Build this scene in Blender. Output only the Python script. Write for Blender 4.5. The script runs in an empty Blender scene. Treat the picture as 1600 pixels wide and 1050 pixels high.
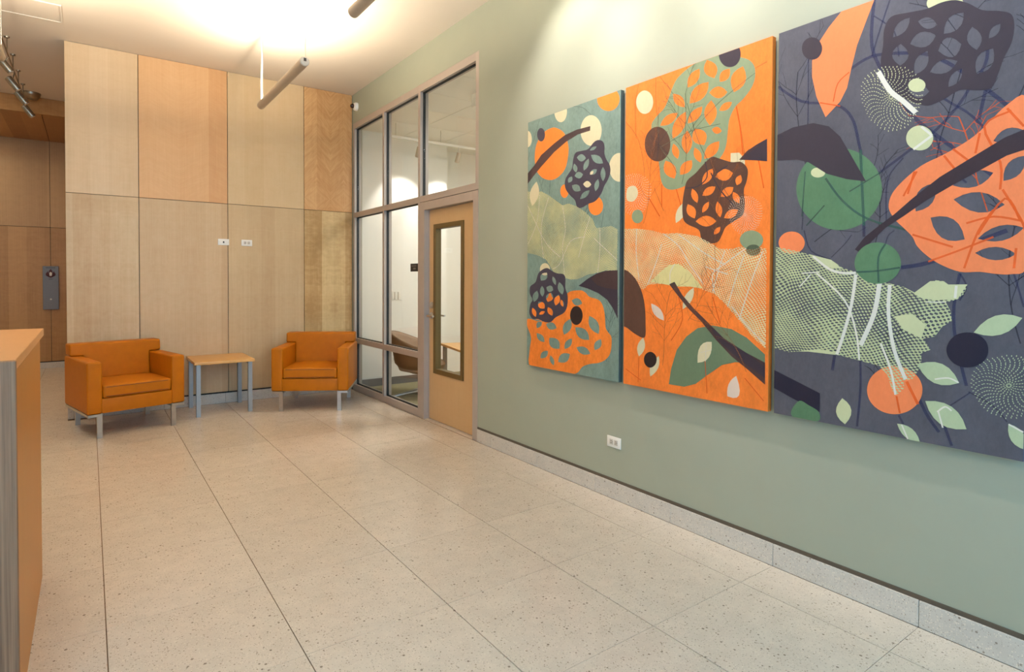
import bpy, bmesh, math, random
from mathutils import Vector, Matrix
from mathutils.geometry import tessellate_polygon

random.seed(7)
SC = bpy.context.scene
COL = SC.collection
R = math.radians

# ------------------------------------------------------------------ camera
CAM_LOC = (-2.7713, -3.9787, 1.4006)
cam_d = bpy.data.cameras.new('camera')
cam_d.sensor_width = 36.0
cam_d.lens = 907.948 / 1600 * 36.0
cam_d.shift_x = (800 - 764.416) / 1600
cam_d.shift_y = (455.263 - 525) / 1600
cam_d.clip_start = 0.05
cam = bpy.data.objects.new('camera', cam_d)
COL.objects.link(cam)
_y, _p, _r = R(34.5626), R(-1.1002), R(0.2306)
fw = Vector((math.sin(_y) * math.cos(_p), math.cos(_y) * math.cos(_p), math.sin(_p)))
rt = Vector((math.cos(_y), -math.sin(_y), 0))
up = rt.cross(fw)
rt, up = rt * math.cos(_r) + up * math.sin(_r), up * math.cos(_r) - rt * math.sin(_r)
m = Matrix((rt, up, -fw)).transposed().to_4x4()
m.translation = CAM_LOC
cam.matrix_world = m
SC.camera = cam

# ------------------------------------------------------------------ view, world, lights
SC.view_settings.view_transform = 'Standard'
SC.view_settings.look = 'None'
SC.view_settings.gamma = 1.0
SC.view_settings.exposure = 0.24
SC.view_settings.use_curve_mapping = False
SC.cycles.use_denoising = True
SC.cycles.use_adaptive_sampling = True
SC.cycles.adaptive_threshold = 0.03
SC.cycles.max_bounces = 8
SC.cycles.diffuse_bounces = 5
SC.cycles.transparent_max_bounces = 24
SC.cycles.sample_clamp_indirect = 6.0
SC.cycles.caustics_reflective = False
SC.cycles.caustics_refractive = False

WARM = (1.0, 0.87, 0.68)
SPOT = (1.0, 0.93, 0.90)
LAMP_W = 47.5          # each linear pendant
SPOT_W = 74.0          # wall washers over the paintings
DAY = 5.2              # daylight through the entrance glazing

world = bpy.data.worlds.new('daylight_sky')
SC.world = world
world.use_nodes = True
bg = world.node_tree.nodes['Background']
bg.inputs[0].default_value = (0.36, 0.68, 1.0, 1)
bg.inputs[1].default_value = DAY

def area(name, loc, rot, sx, sy, power, color, portal=False):
    d = bpy.data.lights.new(name, 'AREA')
    d.shape = 'RECTANGLE'; d.size = sx; d.size_y = sy; d.energy = power; d.color = color
    if portal: d.cycles.is_portal = True
    o = bpy.data.objects.new(name, d); COL.objects.link(o)
    o.location = loc; o.rotation_euler = rot
    return o

def spot(name, loc, target, power, color, angle=50, blend=0.6, size=0.03):
    d = bpy.data.lights.new(name, 'SPOT')
    d.energy = power; d.color = color; d.spot_size = R(angle); d.spot_blend = blend; d.shadow_soft_size = size
    o = bpy.data.objects.new(name, d); COL.objects.link(o)
    o.location = loc
    o.rotation_euler = (Vector(target) - Vector(loc)).to_track_quat('-Z', 'Y').to_euler()
    return o

T = 0.61            # floor tile module
H = 3.738           # lobby ceiling
YB = 3.119          # wood wall face
YF = -5.8           # entrance glazing behind the camera
XL = -6.3           # far left wall of the lobby
YH = 7.40           # wood wall at the end of the hallway
XW = -2.954         # free edge of the wood wall
HI = 3.34           # ceiling of the glazed office

area('entrance_portal', (-3.1, YF + 0.03, 1.9), (R(90), 0, 0), 5.6, 2.9, 1, (1, 1, 1), portal=True)
for k, yy in enumerate((-1.05, -1.79, -2.53, -3.27)):
    spot('wall_washer', (-0.72, yy, 3.66), (0.0, yy, 2.72), SPOT_W, SPOT, 78, 0.8)
# unseen fill lights added to brighten the hallway
area('hall_fill_light', (-4.55, 4.4, H - 0.02), (0, 0, 0), 0.22, 0.22, 34, (1.0, 0.90, 0.70))
area('hall_fill_light', (-4.35, 6.55, 3.52), (0, 0, 0), 0.18, 0.18, 10, (1.0, 0.90, 0.70))
# office behind the glass
spot('office_washer', (0.69, 2.69, 2.93), (0.70, 3.17, 2.30), 26, SPOT, 76, 0.45)
spot('office_washer', (1.28, 2.69, 2.93), (1.30, 3.17, 2.30), 26, SPOT, 76, 0.45)
area('office_ceiling_light', (1.5, 0.9, HI - 0.06), (0, 0, 0), 1.2, 0.6, 60, (1.0, 0.98, 0.97))
area('office_ceiling_light', (1.5, -1.2, HI - 0.06), (0, 0, 0), 1.2, 0.6, 34, (1.0, 0.98, 0.97))

# ------------------------------------------------------------------ helpers
def lin(c):
    c = [v / 255.0 for v in c]
    return tuple((v / 12.92 if v <= 0.04045 else ((v + 0.055) / 1.055) ** 2.4) for v in c) + (1.0,)

class NT:
    def __init__(s, name):
        s.m = bpy.data.materials.new(name); s.m.use_nodes = True
        s.t = s.m.node_tree; s.b = s.t.nodes['Principled BSDF']; s.out = s.t.nodes['Material Output']
    def n(s, kind, **kw):
        nd = s.t.nodes.new(kind)
        for k, v in kw.items():
            if k.startswith('i_'):
                key = k[2:]
                nd.inputs[int(key) if key.isdigit() else key.replace('_', ' ')].default_value = v
            else: setattr(nd, k, v)
        return nd
    def l(s, a, b): s.t.links.new(a, b)
    def math(s, op, a, b=None, c=None):
        nd = s.n('ShaderNodeMath', operation=op)
        for i, v in enumerate((a, b, c)):
            if v is None: continue
            if isinstance(v, (int, float)): nd.inputs[i].default_value = v
            else: s.l(v, nd.inputs[i])
        return nd.outputs[0]
    def mix(s, f, a, b, blend='MIX'):
        nd = s.n('ShaderNodeMix', data_type='RGBA', blend_type=blend)
        for i, v in ((0, f), (6, a), (7, b)):
            if isinstance(v, (int, float)): nd.inputs[i].default_value = v
            elif isinstance(v, tuple): nd.inputs[i].default_value = v
            else: s.l(v, nd.inputs[i])
        return nd.outputs[2]
    def ramp(s, f, stops):
        nd = s.n('ShaderNodeValToRGB'); cr = nd.color_ramp
        while len(cr.elements) > 1: cr.elements.remove(cr.elements[-1])
        cr.elements[0].position = stops[0][0]; cr.elements[0].color = stops[0][1]
        for p, c in stops[1:]:
            e = cr.elements.new(p); e.color = c
        s.l(f, nd.inputs[0]); return nd.outputs[0]

def plain(name, rgb, rough=0.5, metal=0.0, spec=0.5, noise=0.0, scale=30.0, bump=0.0):
    N = NT(name)
    c = lin(rgb)
    N.b.inputs['Base Color'].default_value = c
    N.b.inputs['Roughness'].default_value = rough
    N.b.inputs['Metallic'].default_value = metal
    N.b.inputs['Specular IOR Level'].default_value = spec
    if noise or bump:
        g = N.n('ShaderNodeTexCoord')
        nz = N.n('ShaderNodeTexNoise', i_Scale=scale, i_Detail=4.0, i_Roughness=0.6)
        N.l(g.outputs['Object'], nz.inputs['Vector'])
        if noise:
            d = tuple(v * (1 - noise) for v in c[:3]) + (1,); e = tuple(min(1, v * (1 + noise)) for v in c[:3]) + (1,)
            N.l(N.ramp(nz.outputs[0], [(0.3, d), (0.7, e)]), N.b.inputs['Base Color'])
        if bump:
            bp = N.n('ShaderNodeBump', i_Strength=bump, i_Distance=0.002)
            N.l(nz.outputs[0], bp.inputs['Height']); N.l(bp.outputs[0], N.b.inputs['Normal'])
    return N.m

def emis(name, rgb, strength):
    N = NT(name)
    N.b.inputs['Base Color'].default_value = (0.8, 0.8, 0.8, 1)
    N.b.inputs['Emission Color'].default_value = tuple(rgb) + (1,)
    N.b.inputs['Emission Strength'].default_value = strength
    return N.m

def glass(name, tint=(0.96, 0.98, 0.97), refl=1.0):
    # thin pane: clear transmission with Fresnel reflection
    N = NT(name)
    tr = N.n('ShaderNodeBsdfTransparent', i_Color=tint + (1,))
    gl = N.n('ShaderNodeBsdfGlossy', i_Roughness=0.01)
    geo = N.n('ShaderNodeNewGeometry')
    fr = N.n('ShaderNodeFresnel')
    N.l(N.math('MULTIPLY_ADD', geo.outputs['Backfacing'], 1 / 1.45 - 1.45, 1.45), fr.inputs['IOR'])
    mx = N.n('ShaderNodeMixShader')
    N.l(fr.outputs[0], mx.inputs[0]); N.l(tr.outputs[0], mx.inputs[1]); N.l(gl.outputs[0], mx.inputs[2])
    N.l(mx.outputs[0], N.out.inputs['Surface'])
    return N.m

def terrazzo(name, rgb, rough, dens=1.0):
    N = NT(name)
    g = N.n('ShaderNodeNewGeometry')
    base = lin(rgb)
    oi = N.n('ShaderNodeObjectInfo')
    nz = N.n('ShaderNodeTexNoise', i_Scale=9.0, i_Detail=5.0, i_Roughness=0.65)
    N.l(g.outputs['Position'], nz.inputs['Vector'])
    c = N.ramp(nz.outputs[0], [(0.3, tuple(v * 0.93 for v in base[:3]) + (1,)), (0.7, tuple(min(1, v * 1.06) for v in base[:3]) + (1,))])
    var = N.math('MULTIPLY_ADD', oi.outputs['Random'], 0.07, 0.965)
    hv = N.n('ShaderNodeHueSaturation'); N.l(var, hv.inputs['Value']); N.l(c, hv.inputs['Color']); c = hv.outputs[0]
    for sc, thr, pick, col, amt in ((55.0, 0.20, 0.22, (110, 92, 74), 0.75), (95.0, 0.26, 0.33, (142, 122, 100), 0.6), (150.0, 0.30, 0.40, (236, 222, 200), 0.5), (210.0, 0.33, 0.30, (120, 100, 82), 0.5)):
        v = N.n('ShaderNodeTexVoronoi', i_Scale=sc); N.l(g.outputs['Position'], v.inputs['Vector'])
        sep = N.n('ShaderNodeSeparateColor'); N.l(v.outputs['Color'], sep.inputs[0])
        a = N.math('LESS_THAN', v.outputs['Distance'], N.math('MULTIPLY', sep.outputs[1], thr * 1.5))
        b = N.math('LESS_THAN', sep.outputs[0], pick * dens)
        c = N.mix(N.math('MULTIPLY', N.math('MULTIPLY', a, b), amt), c, lin(col))
    N.l(c, N.b.inputs['Base Color'])
    N.b.inputs['Roughness'].default_value = rough
    N.b.inputs['Specular IOR Level'].default_value = 0.45
    return N.m

def veneer(name, ca, cb, strip=0.14, seed=0.0, contrast=0.10, figure=0.35, chev=0.0, zmir=1.3, zoff=0.0, axis=0, rough=0.42, patch=0.0, grain=1.0, stripes=0.55):
    """Book-matched veneer: leaves of width strip mirrored side by side, grain along z (or along the axis given)."""
    N = NT(name)
    tc = N.n('ShaderNodeTexCoord'); sp = N.n('ShaderNodeSeparateXYZ'); N.l(tc.outputs['Object'], sp.inputs[0])
    ax, ay, az = sp.outputs
    u, v = {0: (ax, az), 1: (ay, az), 2: (ax, ay), 3: (ay, ax)}[axis]
    u = N.math('ADD', u, 10.0 + seed * 0.037)
    idx = N.math('FLOOR', N.math('DIVIDE', u, strip))
    um = N.math('PINGPONG', u, strip)
    vm = N.math('PINGPONG', N.math('ADD', v, zoff + 20 * zmir), zmir)
    # cathedral bending towards the middle of each leaf
    bend = N.math('MULTIPLY', um, chev)
    cmb = N.n('ShaderNodeCombineXYZ')
    N.l(N.math('MULTIPLY', um, 1.0), cmb.inputs[0]); N.l(N.math('ADD', vm, bend), cmb.inputs[1]); cmb.inputs[2].default_value = seed
    mp1 = N.n('ShaderNodeMapping'); mp1.inputs['Scale'].default_value = (60 * grain, 1.6, 1); N.l(cmb.outputs[0], mp1.inputs[0])
    n1 = N.n('ShaderNodeTexNoise', i_Scale=1.0, i_Detail=5.0, i_Roughness=0.6); N.l(mp1.outputs[0], n1.inputs['Vector'])
    mp2 = N.n('ShaderNodeMapping'); mp2.inputs['Scale'].default_value = (7, 26 if chev else 14, 1); N.l(cmb.outputs[0], mp2.inputs[0])
    n2 = N.n('ShaderNodeTexNoise', i_Scale=1.0, i_Detail=3.0, i_Roughness=0.55, i_Distortion=1.2); N.l(mp2.outputs[0], n2.inputs['Vector'])
    wn = N.n('ShaderNodeTexWhiteNoise', noise_dimensions='1D'); N.l(N.math('ADD', idx, seed * 3.1), wn.inputs['W'])
    mp3 = N.n('ShaderNodeMapping'); mp3.inputs['Scale'].default_value = (9, 2.4, 1); N.l(cmb.outputs[0], mp3.inputs[0])
    n3 = N.n('ShaderNodeTexNoise', i_Scale=1.0, i_Detail=4.0, i_Roughness=0.7); N.l(mp3.outputs[0], n3.inputs['Vector'])
    f = N.math('MULTIPLY_ADD', N.math('SUBTRACT', n1.outputs[0], 0.5), stripes, 0.5)
    f = N.math('MULTIPLY_ADD', N.math('SUBTRACT', n2.outputs[0], 0.5), figure * 1.6, f)
    f = N.math('MULTIPLY_ADD', N.math('SUBTRACT', wn.outputs[0], 0.5), contrast * 5, f)
    f = N.math('MULTIPLY_ADD', N.math('SUBTRACT', n3.outputs[0], 0.5), 0.35 + patch, f)
    cl = N.n('ShaderNodeClamp'); N.l(f, cl.inputs[0])
    c = N.mix(cl.outputs[0], lin(cb), lin(ca))
    N.l(c, N.b.inputs['Base Color'])
    N.b.inputs['Roughness'].default_value = rough
    N.b.inputs['Specular IOR Level'].default_value = 0.3
    return N.m

class MB:
    def __init__(s): s.v = []; s.f = []
    def box(s, x0, x1, y0, y1, z0, z1):
        b = len(s.v)
        s.v += [(x0, y0, z0), (x1, y0, z0), (x1, y1, z0), (x0, y1, z0), (x0, y0, z1), (x1, y0, z1), (x1, y1, z1), (x0, y1, z1)]
        s.f += [tuple(b + i for i in q) for q in ((0, 3, 2, 1), (4, 5, 6, 7), (0, 1, 5, 4), (1, 2, 6, 5), (2, 3, 7, 6), (3, 0, 4, 7))]
        return s
    def tube(s, pts, r, seg=10, caps=True, closed=False):
        pts = [Vector(p) for p in pts]; n = len(pts); b = len(s.v)
        rs = r if isinstance(r, (list, tuple)) else [r] * n
        for i, p in enumerate(pts):
            if closed: d = (pts[(i + 1) % n] - pts[i - 1])
            else: d = pts[min(i + 1, n - 1)] - pts[max(i - 1, 0)]
            d.normalize()
            a = d.cross(Vector((0, 0, 1)))
            if a.length < 1e-3: a = d.cross(Vector((1, 0, 0)))
            a.normalize(); c = a.cross(d)
            for k in range(seg):
                t = 2 * math.pi * k / seg
                s.v.append(tuple(p + (a * math.cos(t) + c * math.sin(t)) * rs[i]))
        for i in range(n if closed else n - 1):
            j = (i + 1) % n
            for k in range(seg):
                k2 = (k + 1) % seg
                s.f.append((b + i * seg + k, b + i * seg + k2, b + j * seg + k2, b + j * seg + k))
        if caps and not closed:
            s.f.append(tuple(b + k for k in range(seg))[::-1]); s.f.append(tuple(b + (n - 1) * seg + k for k in range(seg)))
        return s
    def prism(s, poly, axis, a0, a1):
        # poly: 2D points in the two remaining axes (in xyz order)
        b = len(s.v); n = len(poly)
        for a in (a0, a1):
            for (p, q) in poly:
                s.v.append({0: (a, p, q), 1: (p, a, q), 2: (p, q, a)}[axis])
        s.f.append(tuple(b + i for i in range(n))[::-1]); s.f.append(tuple(b + n + i for i in range(n)))
        for i in range(n):
            j = (i + 1) % n; s.f.append((b + i, b + j, b + n + j, b + n + i))
        return s
    def lathe(s, prof, seg=24, c=(0, 0, 0), axis='z'):
        b = len(s.v)
        for r, h in prof:
            for k in range(seg):
                t = 2 * math.pi * k / seg
                x, y = r * math.cos(t), r * math.sin(t)
                q = {'z': (x, y, h), 'x': (h, x, y), 'y': (x, h, y)}[axis]
                s.v.append((c[0] + q[0], c[1] + q[1], c[2] + q[2]))
        for i in range(len(prof) - 1):
            for k in range(seg):
                k2 = (k + 1) % seg
                s.f.append((b + i * seg + k, b + i * seg + k2, b + (i + 1) * seg + k2, b + (i + 1) * seg + k))
        s.f.append(tuple(b + k for k in range(seg))[::-1]); s.f.append(tuple(b + (len(prof) - 1) * seg + k for k in range(seg)))
        return s
    def mesh(s, name, bevel=0.0, seg=2, smooth=False, fn=None):
        me = bpy.data.meshes.new(name); me.from_pydata(s.v, [], s.f)
        bm = bmesh.new(); bm.from_mesh(me)
        bmesh.ops.recalc_face_normals(bm, faces=bm.faces[:])
        if bevel:
            ed = [e for e in bm.edges if len(e.link_faces) == 2 and e.calc_face_angle(0) > R(30)]
            bmesh.ops.bevel(bm, geom=ed, offset=bevel, segments=seg, profile=0.6, affect='EDGES', clamp_overlap=True)
        if fn:
            for v in bm.verts: v.co = Vector(fn(*v.co))
        for f in bm.faces: f.smooth = smooth or bool(bevel)
        bm.to_mesh(me); bm.free()
        if smooth or bevel:
            try: me.set_sharp_from_angle(angle=R(34))
            except Exception: pass
        return me

def obj(name, me, mat=None, parent=None, loc=None, rot=None):
    if isinstance(me, MB): me = me.mesh(name)
    o = bpy.data.objects.new(name, me); COL.objects.link(o)
    if mat is not None and not me.materials: me.materials.append(mat)
    if parent: o.parent = parent
    if loc: o.location = loc
    if rot: o.rotation_euler = rot
    return o

def tag(o, label=None, cat=None, group=None, kind=None):
    if label: o['label'] = label
    if cat: o['category'] = cat
    if group: o['group'] = group
    if kind: o['kind'] = kind
    return o

def thing(name, loc, rz, label, cat, group=None, kind=None):
    o = bpy.data.objects.new(name, None); COL.objects.link(o)
    o.empty_display_size = 0.1
    o.location = loc; o.rotation_euler = (0, 0, rz)
    return tag(o, label, cat, group, kind)

def copy_tree(o, parent=None):
    c = o.copy(); COL.objects.link(c); c.parent = parent
    for ch in list(o.children): copy_tree(ch, c)
    return c

def bx(name, d, mat, parent=None, bevel=0.0, seg=2):
    return obj(name, MB().box(*d).mesh(name, bevel, seg), mat, parent)

def struct(name, d, mat, label, cat, bevel=0.0):
    return tag(bx(name, d, mat, None, bevel), label, cat, kind='structure')

# ------------------------------------------------------------------ materials
M_ceil = plain('ceiling_paint', (218, 206, 190), 0.9, noise=0.015, scale=2.0)
M_green = plain('sage_wall_paint', (157, 160, 141), 0.62, spec=0.3, noise=0.02, scale=3.0, bump=0.04)
M_white = plain('office_wall_paint', (236, 232, 222), 0.8, noise=0.01, scale=3.0)
M_plain = plain('lobby_wall_paint', (205, 190, 168), 0.8, noise=0.02, scale=2.0)
M_floor = terrazzo('terrazzo_tile', (212, 197, 178), 0.24)
M_base = terrazzo('terrazzo_base', (196, 188, 176), 0.45, 1.25)
M_grout = plain('tile_joint', (120, 92, 66), 0.8, noise=0.1, scale=20)
M_reveal = plain('dark_reveal', (96, 86, 74), 0.5, metal=0.4, noise=0.05)
M_black = plain('black_gap', (26, 22, 18), 0.7)
M_alu = plain('warm_grey_aluminium', (174, 160, 148), 0.42, metal=0.15, noise=0.03, scale=8)
M_gasket = plain('black_gasket', (20, 20, 18), 0.6)
M_glass = glass('clear_pane')
M_door = veneer('maple_door', (208, 172, 126), (192, 152, 104), strip=0.9, seed=5, contrast=0.02, figure=0.2, axis=1, rough=0.4, zmir=3.0)
M_bronze = plain('bronze_vision_frame', (104, 84, 46), 0.45, metal=0.3, noise=0.04)
M_steel = plain('brushed_steel', (190, 186, 180), 0.3, metal=1.0, noise=0.05, scale=40)
M_leather = plain('orange_leather', (178, 101, 4), 0.5, spec=0.2, noise=0.06, scale=14, bump=0.10)
M_welt = plain('orange_welt', (104, 46, 2), 0.6, noise=0.04)
M_maple_top = veneer('maple_table_top', (226, 178, 112), (208, 154, 88), strip=0.5, seed=9, contrast=0.03, figure=0.15, axis=2, rough=0.35, zmir=2.0)
M_greymetal = plain('silver_grey_metal', (150, 150, 148), 0.42, metal=0.55, noise=0.03)
M_plate = plain('white_plastic', (234, 228, 216), 0.4, noise=0.01)
M_plate2 = plain('off_white_plastic', (196, 186, 170), 0.45, noise=0.02)
M_slot = plain('dark_slot', (60, 50, 42), 0.6)
M_desk_top = veneer('oak_desk_top', (224, 168, 110), (200, 140, 84), strip=0.6, seed=3, contrast=0.02, figure=0.2, axis=3, rough=0.4, zmir=4, grain=1.6)
M_desk_side = veneer('cherry_desk_front', (196, 138, 70), (180, 116, 52), strip=0.7, seed=4, contrast=0.02, figure=0.12, axis=1, rough=0.4, zmir=4, grain=1.4)
M_desk_end = veneer('striped_oak_end', (164, 120, 88), (92, 62, 44), strip=0.5, seed=6, contrast=0.0, figure=0.0, stripes=1.6, axis=0, rough=0.6, zmir=5, grain=2.2)
M_tube = plain('pendant_shell', (188, 172, 150), 0.4, metal=0.2, noise=0.02)
M_cord = plain('white_cord', (240, 232, 220), 0.6)
M_wire = plain('suspension_wire', (190, 182, 170), 0.4, metal=0.8)
M_lampglow = emis('lamp_tube_glow', (1.0, 0.87, 0.68), 10.0)
M_nickel = plain('brushed_nickel', (150, 138, 120), 0.32, metal=0.9, noise=0.05)
M_bulb = emis('spot_bulb', (1.0, 0.86, 0.66), 2.0)
M_carpet = plain('olive_carpet', (150, 142, 108), 0.95, noise=0.12, scale=160, bump=0.3)
M_greybase = plain('grey_rubber_base', (104, 98, 92), 0.6, noise=0.04)
M_taupe = plain('taupe_shell', (112, 86, 62), 0.55, noise=0.04, scale=40)
M_taupe_in = plain('taupe_fabric', (160, 138, 118), 0.85, noise=0.08, scale=200, bump=0.2)
M_callplate = plain('grey_call_plate', (112, 108, 106), 0.45, metal=0.35, noise=0.03)
M_flame = plain('dark_red_print', (74, 20, 14), 0.6)
M_ink = plain('black_print', (30, 26, 26), 0.6)
M_pale = plain('pale_print', (206, 198, 186), 0.6)
M_sign = plain('black_room_sign', (32, 27, 24), 0.5)
M_brown = plain('black_brown_lens', (52, 30, 18), 0.2)

# ------------------------------------------------------------------ floor
floor = struct('floor', (XL, 0.12, YF, YH + 0.15, -0.12, -0.005), M_grout, 'speckled beige terrazzo floor of large square tiles', 'floor')
W0 = 0.2851
xs = [0.0 - 0.012] + [-W0 - k * T for k in range(10)]
def tile_mesh(w, d, name='floor_tile'):
    return MB().box(0, w, 0, d, -0.012, 0.0).mesh(name)
tmesh = {}
for i in range(len(xs) - 1):
    x0, x1 = xs[i + 1] + 0.0022, xs[i] - 0.0022
    for k in range(-12, 9):
        x1c = x1
        y0, y1 = -k * T, -(k - 1) * T
        if k <= -5:
            y1 = min(y1, YH - 0.012)
            if y1 > YB:
                if x0 > XW - 0.02:
                    y1 = YB - 0.01
                elif x1 > XW and y0 > YB - 0.08: x1c = XW
        if y1 - y0 < 0.03: continue
        y0 += 0.0012; y1 -= 0.0012
        key = (round(x1c - x0, 3), round(y1 - y0, 3))
        if key not in tmesh: tmesh[key] = tile_mesh(*key)
        obj('floor_tile', tmesh[key], M_floor, floor, (x0, y0, 0))

# ------------------------------------------------------------------ ceiling, shell walls
struct('ceiling', (XL - 0.15, 0.12, YF - 0.15, YH + 0.15, H, H + 0.15), M_ceil, 'smooth cream white lobby ceiling', 'ceiling')
struct('wall_left', (XL - 0.15, XL, YF - 0.15, YH + 0.15, 0, H), M_plain, 'plain beige wall at the far left of the lobby', 'wall')
# entrance wall behind the camera: glazing from near floor to near ceiling
ent = struct('wall_front', (XL, 0.12, YF - 0.15, YF, 0, 0.40), M_plain, 'entrance wall with wide glazing behind the camera', 'wall')
bx('lintel', (XL, 0.12, YF - 0.15, YF, 3.40, H), M_plain, ent)
bx('pier', (XL, -5.9, YF - 0.15, YF, 0.40, 3.40), M_plain, ent)
bx('pier', (-0.25, 0.12, YF - 0.15, YF, 0.40, 3.40), M_plain, ent)
for k in range(5):
    xx = -5.9 + k * 5.65 / 4
    bx('entrance_mullion', (xx - 0.025, xx + 0.025, YF - 0.12, YF - 0.02, 0.40, 3.40), M_alu, ent)

# right (sage) wall with the opening for the glazed office front
WY0, WY1, WZ1 = 0.212, 3.10, 3.372
wall = struct('wall_right', (0, 0.12, YF, WY0, 0, H), M_green, 'sage green painted wall behind the three paintings', 'wall')
bx('wall_over_glazing', (0, 0.12, WY0, YB + 0.15, WZ1, H), M_green, wall)
bx('wall_corner', (0.0, 0.12, WY1, YB + 0.15, 0, WZ1), M_green, wall)

# baseboard of terrazzo pieces under a dark reveal
brd = struct('baseboard_right', (-0.006, 0, YF, WY0 - 0.002, 0.105, 0.128), M_reveal, 'terrazzo baseboard with a dark metal reveal along the sage wall', 'baseboard')
ys = [WY0 - 0.004] + [-k * T for k in range(0, 9)]
for a, b in zip(ys[:-1], ys[1:]):
    bx('base_piece', (-0.012, 0, b + 0.001, a - 0.001, 0.0, 0.110), M_base, brd, 0.0015, 1)

# ------------------------------------------------------------------ wood wall
wb = struct('wall_back', (XW + 0.004, 0.0, YB + 0.018, YB + 0.15, 0, H), M_black, 'pale maple veneer wall of eight large panels behind the armchairs', 'wall')
V = dict(strip=0.155, zmir=1.16)
pan = [
 ('maple_panel_upper_a', veneer('maple_upper_a', (221, 193, 157), (203, 171, 131), patch=0.15, seed=1, contrast=0.075, figure=0.338, zoff=0.1, **V)),
 ('maple_panel_upper_b', veneer('maple_upper_b', (219, 175, 127), (201, 149, 99), patch=0.15, seed=2, contrast=0.135, figure=0.297, chev=0.5, strip=0.29, zmir=2.0)),
 ('maple_panel_upper_c', veneer('maple_upper_c', (215, 187, 147), (199, 167, 123), patch=0.15, seed=3, contrast=0.060, figure=0.243, zoff=0.3, strip=0.21, zmir=1.7)),
 ('maple_panel_upper_d', veneer('maple_upper_d', (215, 171, 119), (181, 129, 77), patch=0.15, seed=4, contrast=0.090, figure=0.810, chev=1.1, strip=0.17, zmir=2.4)),
 ('maple_panel_lower_a', veneer('maple_lower_a', (211, 185, 147), (183, 149, 107), seed=5, contrast=0.135, figure=0.297, zoff=-0.02, patch=0.450, **V)),
 ('maple_panel_lower_b', veneer('maple_lower_b', (209, 183, 145), (187, 153, 113), seed=6, contrast=0.090, figure=0.243, zoff=0.25, patch=0.350, **V)),
 ('maple_panel_lower_c', veneer('maple_lower_c', (205, 179, 139), (183, 151, 111), seed=7, contrast=0.090, figure=0.243, zoff=0.15, patch=0.320, **V)),
 ('maple_panel_lower_d', veneer('maple_lower_d', (209, 179, 129), (167, 131, 83), seed=8, contrast=0.150, figure=0.608, zoff=-0.1, patch=0.650, strip=0.15, zmir=0.95)),
]
px = [XW, -2.335, -1.473, -0.615, -0.004]
ZJ, ZP0 = 2.2506, 0.128
for r_ in range(2):
    for c_ in range(4):
        x0, x1 = px[c_] + (0 if c_ == 0 else 0.003), px[c_ + 1] - 0.003
        z0, z1 = ((ZJ + 0.0025, H - 0.004) if r_ == 0 else (ZP0, ZJ - 0.0025))
        o = bx('veneer_panel', (x0, x1, YB, YB + 0.018, z0, z1), pan[r_ * 4 + c_][1], wb, 0.001, 1)
rw = struct('wall_hall_right', (XW + 0.02, XW + 0.17, YB + 0.15, YH, 0, H), veneer('maple_return', (200, 160, 112), (176, 134, 88), axis=1, seed=12), 'wood return wall running back from the free edge of the panelled wall', 'wall')
bb = struct('baseboard_back', (XW + 0.01, -0.002, YB + 0.004, YB + 0.02, 0.0, 0.118), M_black, 'grey terrazzo baseboard under the maple panels', 'baseboard')
cur = XW
for x1 in [-W0 - k * T for k in range(4, -1, -1)] + [-0.014]:
    bx('base_piece', (cur + 0.001, x1 - 0.001, YB - 0.004, YB + 0.012, 0, 0.112), M_base, bb, 0.001, 1); cur = x1

# hallway end wall, soffit and fascia in darker veneer
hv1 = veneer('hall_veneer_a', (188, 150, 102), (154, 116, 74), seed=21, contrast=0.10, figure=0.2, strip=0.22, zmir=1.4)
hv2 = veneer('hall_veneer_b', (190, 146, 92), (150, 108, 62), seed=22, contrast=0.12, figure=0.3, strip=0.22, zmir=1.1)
wh = struct('wall_hall', (XL, XW + 0.1, YH + 0.02, YH + 0.15, 0, H), M_black, 'dim veneer panelled wall at the end of the hallway', 'wall')
hx = [XL, -5.70, -4.48, -3.262, XW + 0.05]
for a, b in zip(hx[:-1], hx[1:]):
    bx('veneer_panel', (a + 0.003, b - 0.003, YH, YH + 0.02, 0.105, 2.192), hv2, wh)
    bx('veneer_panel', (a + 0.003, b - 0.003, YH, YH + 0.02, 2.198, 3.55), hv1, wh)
bh = struct('baseboard_hall', (XL, XW + 0.02, YH - 0.01, YH, 0, 0.09), M_base, 'grey terrazzo baseboard at the end of the hallway', 'baseboard')
YS = 5.56
sf = struct('trim_1', (XL, XW + 0.02, YS + 0.02, YH, 3.545, 3.56), M_black, 'wood soffit and fascia dropping below the hallway ceiling', 'soffit')
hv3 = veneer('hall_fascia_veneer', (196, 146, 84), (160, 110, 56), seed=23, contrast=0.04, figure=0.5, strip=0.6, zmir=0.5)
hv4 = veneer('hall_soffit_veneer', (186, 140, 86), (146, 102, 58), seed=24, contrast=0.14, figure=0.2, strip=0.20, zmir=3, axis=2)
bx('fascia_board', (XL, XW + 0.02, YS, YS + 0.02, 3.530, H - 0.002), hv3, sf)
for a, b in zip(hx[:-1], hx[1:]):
    bx('soffit_panel', (a + 0.004, b - 0.004, YS + 0.006, YH - 0.002, 3.530, 3.545), hv4, sf)

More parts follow.
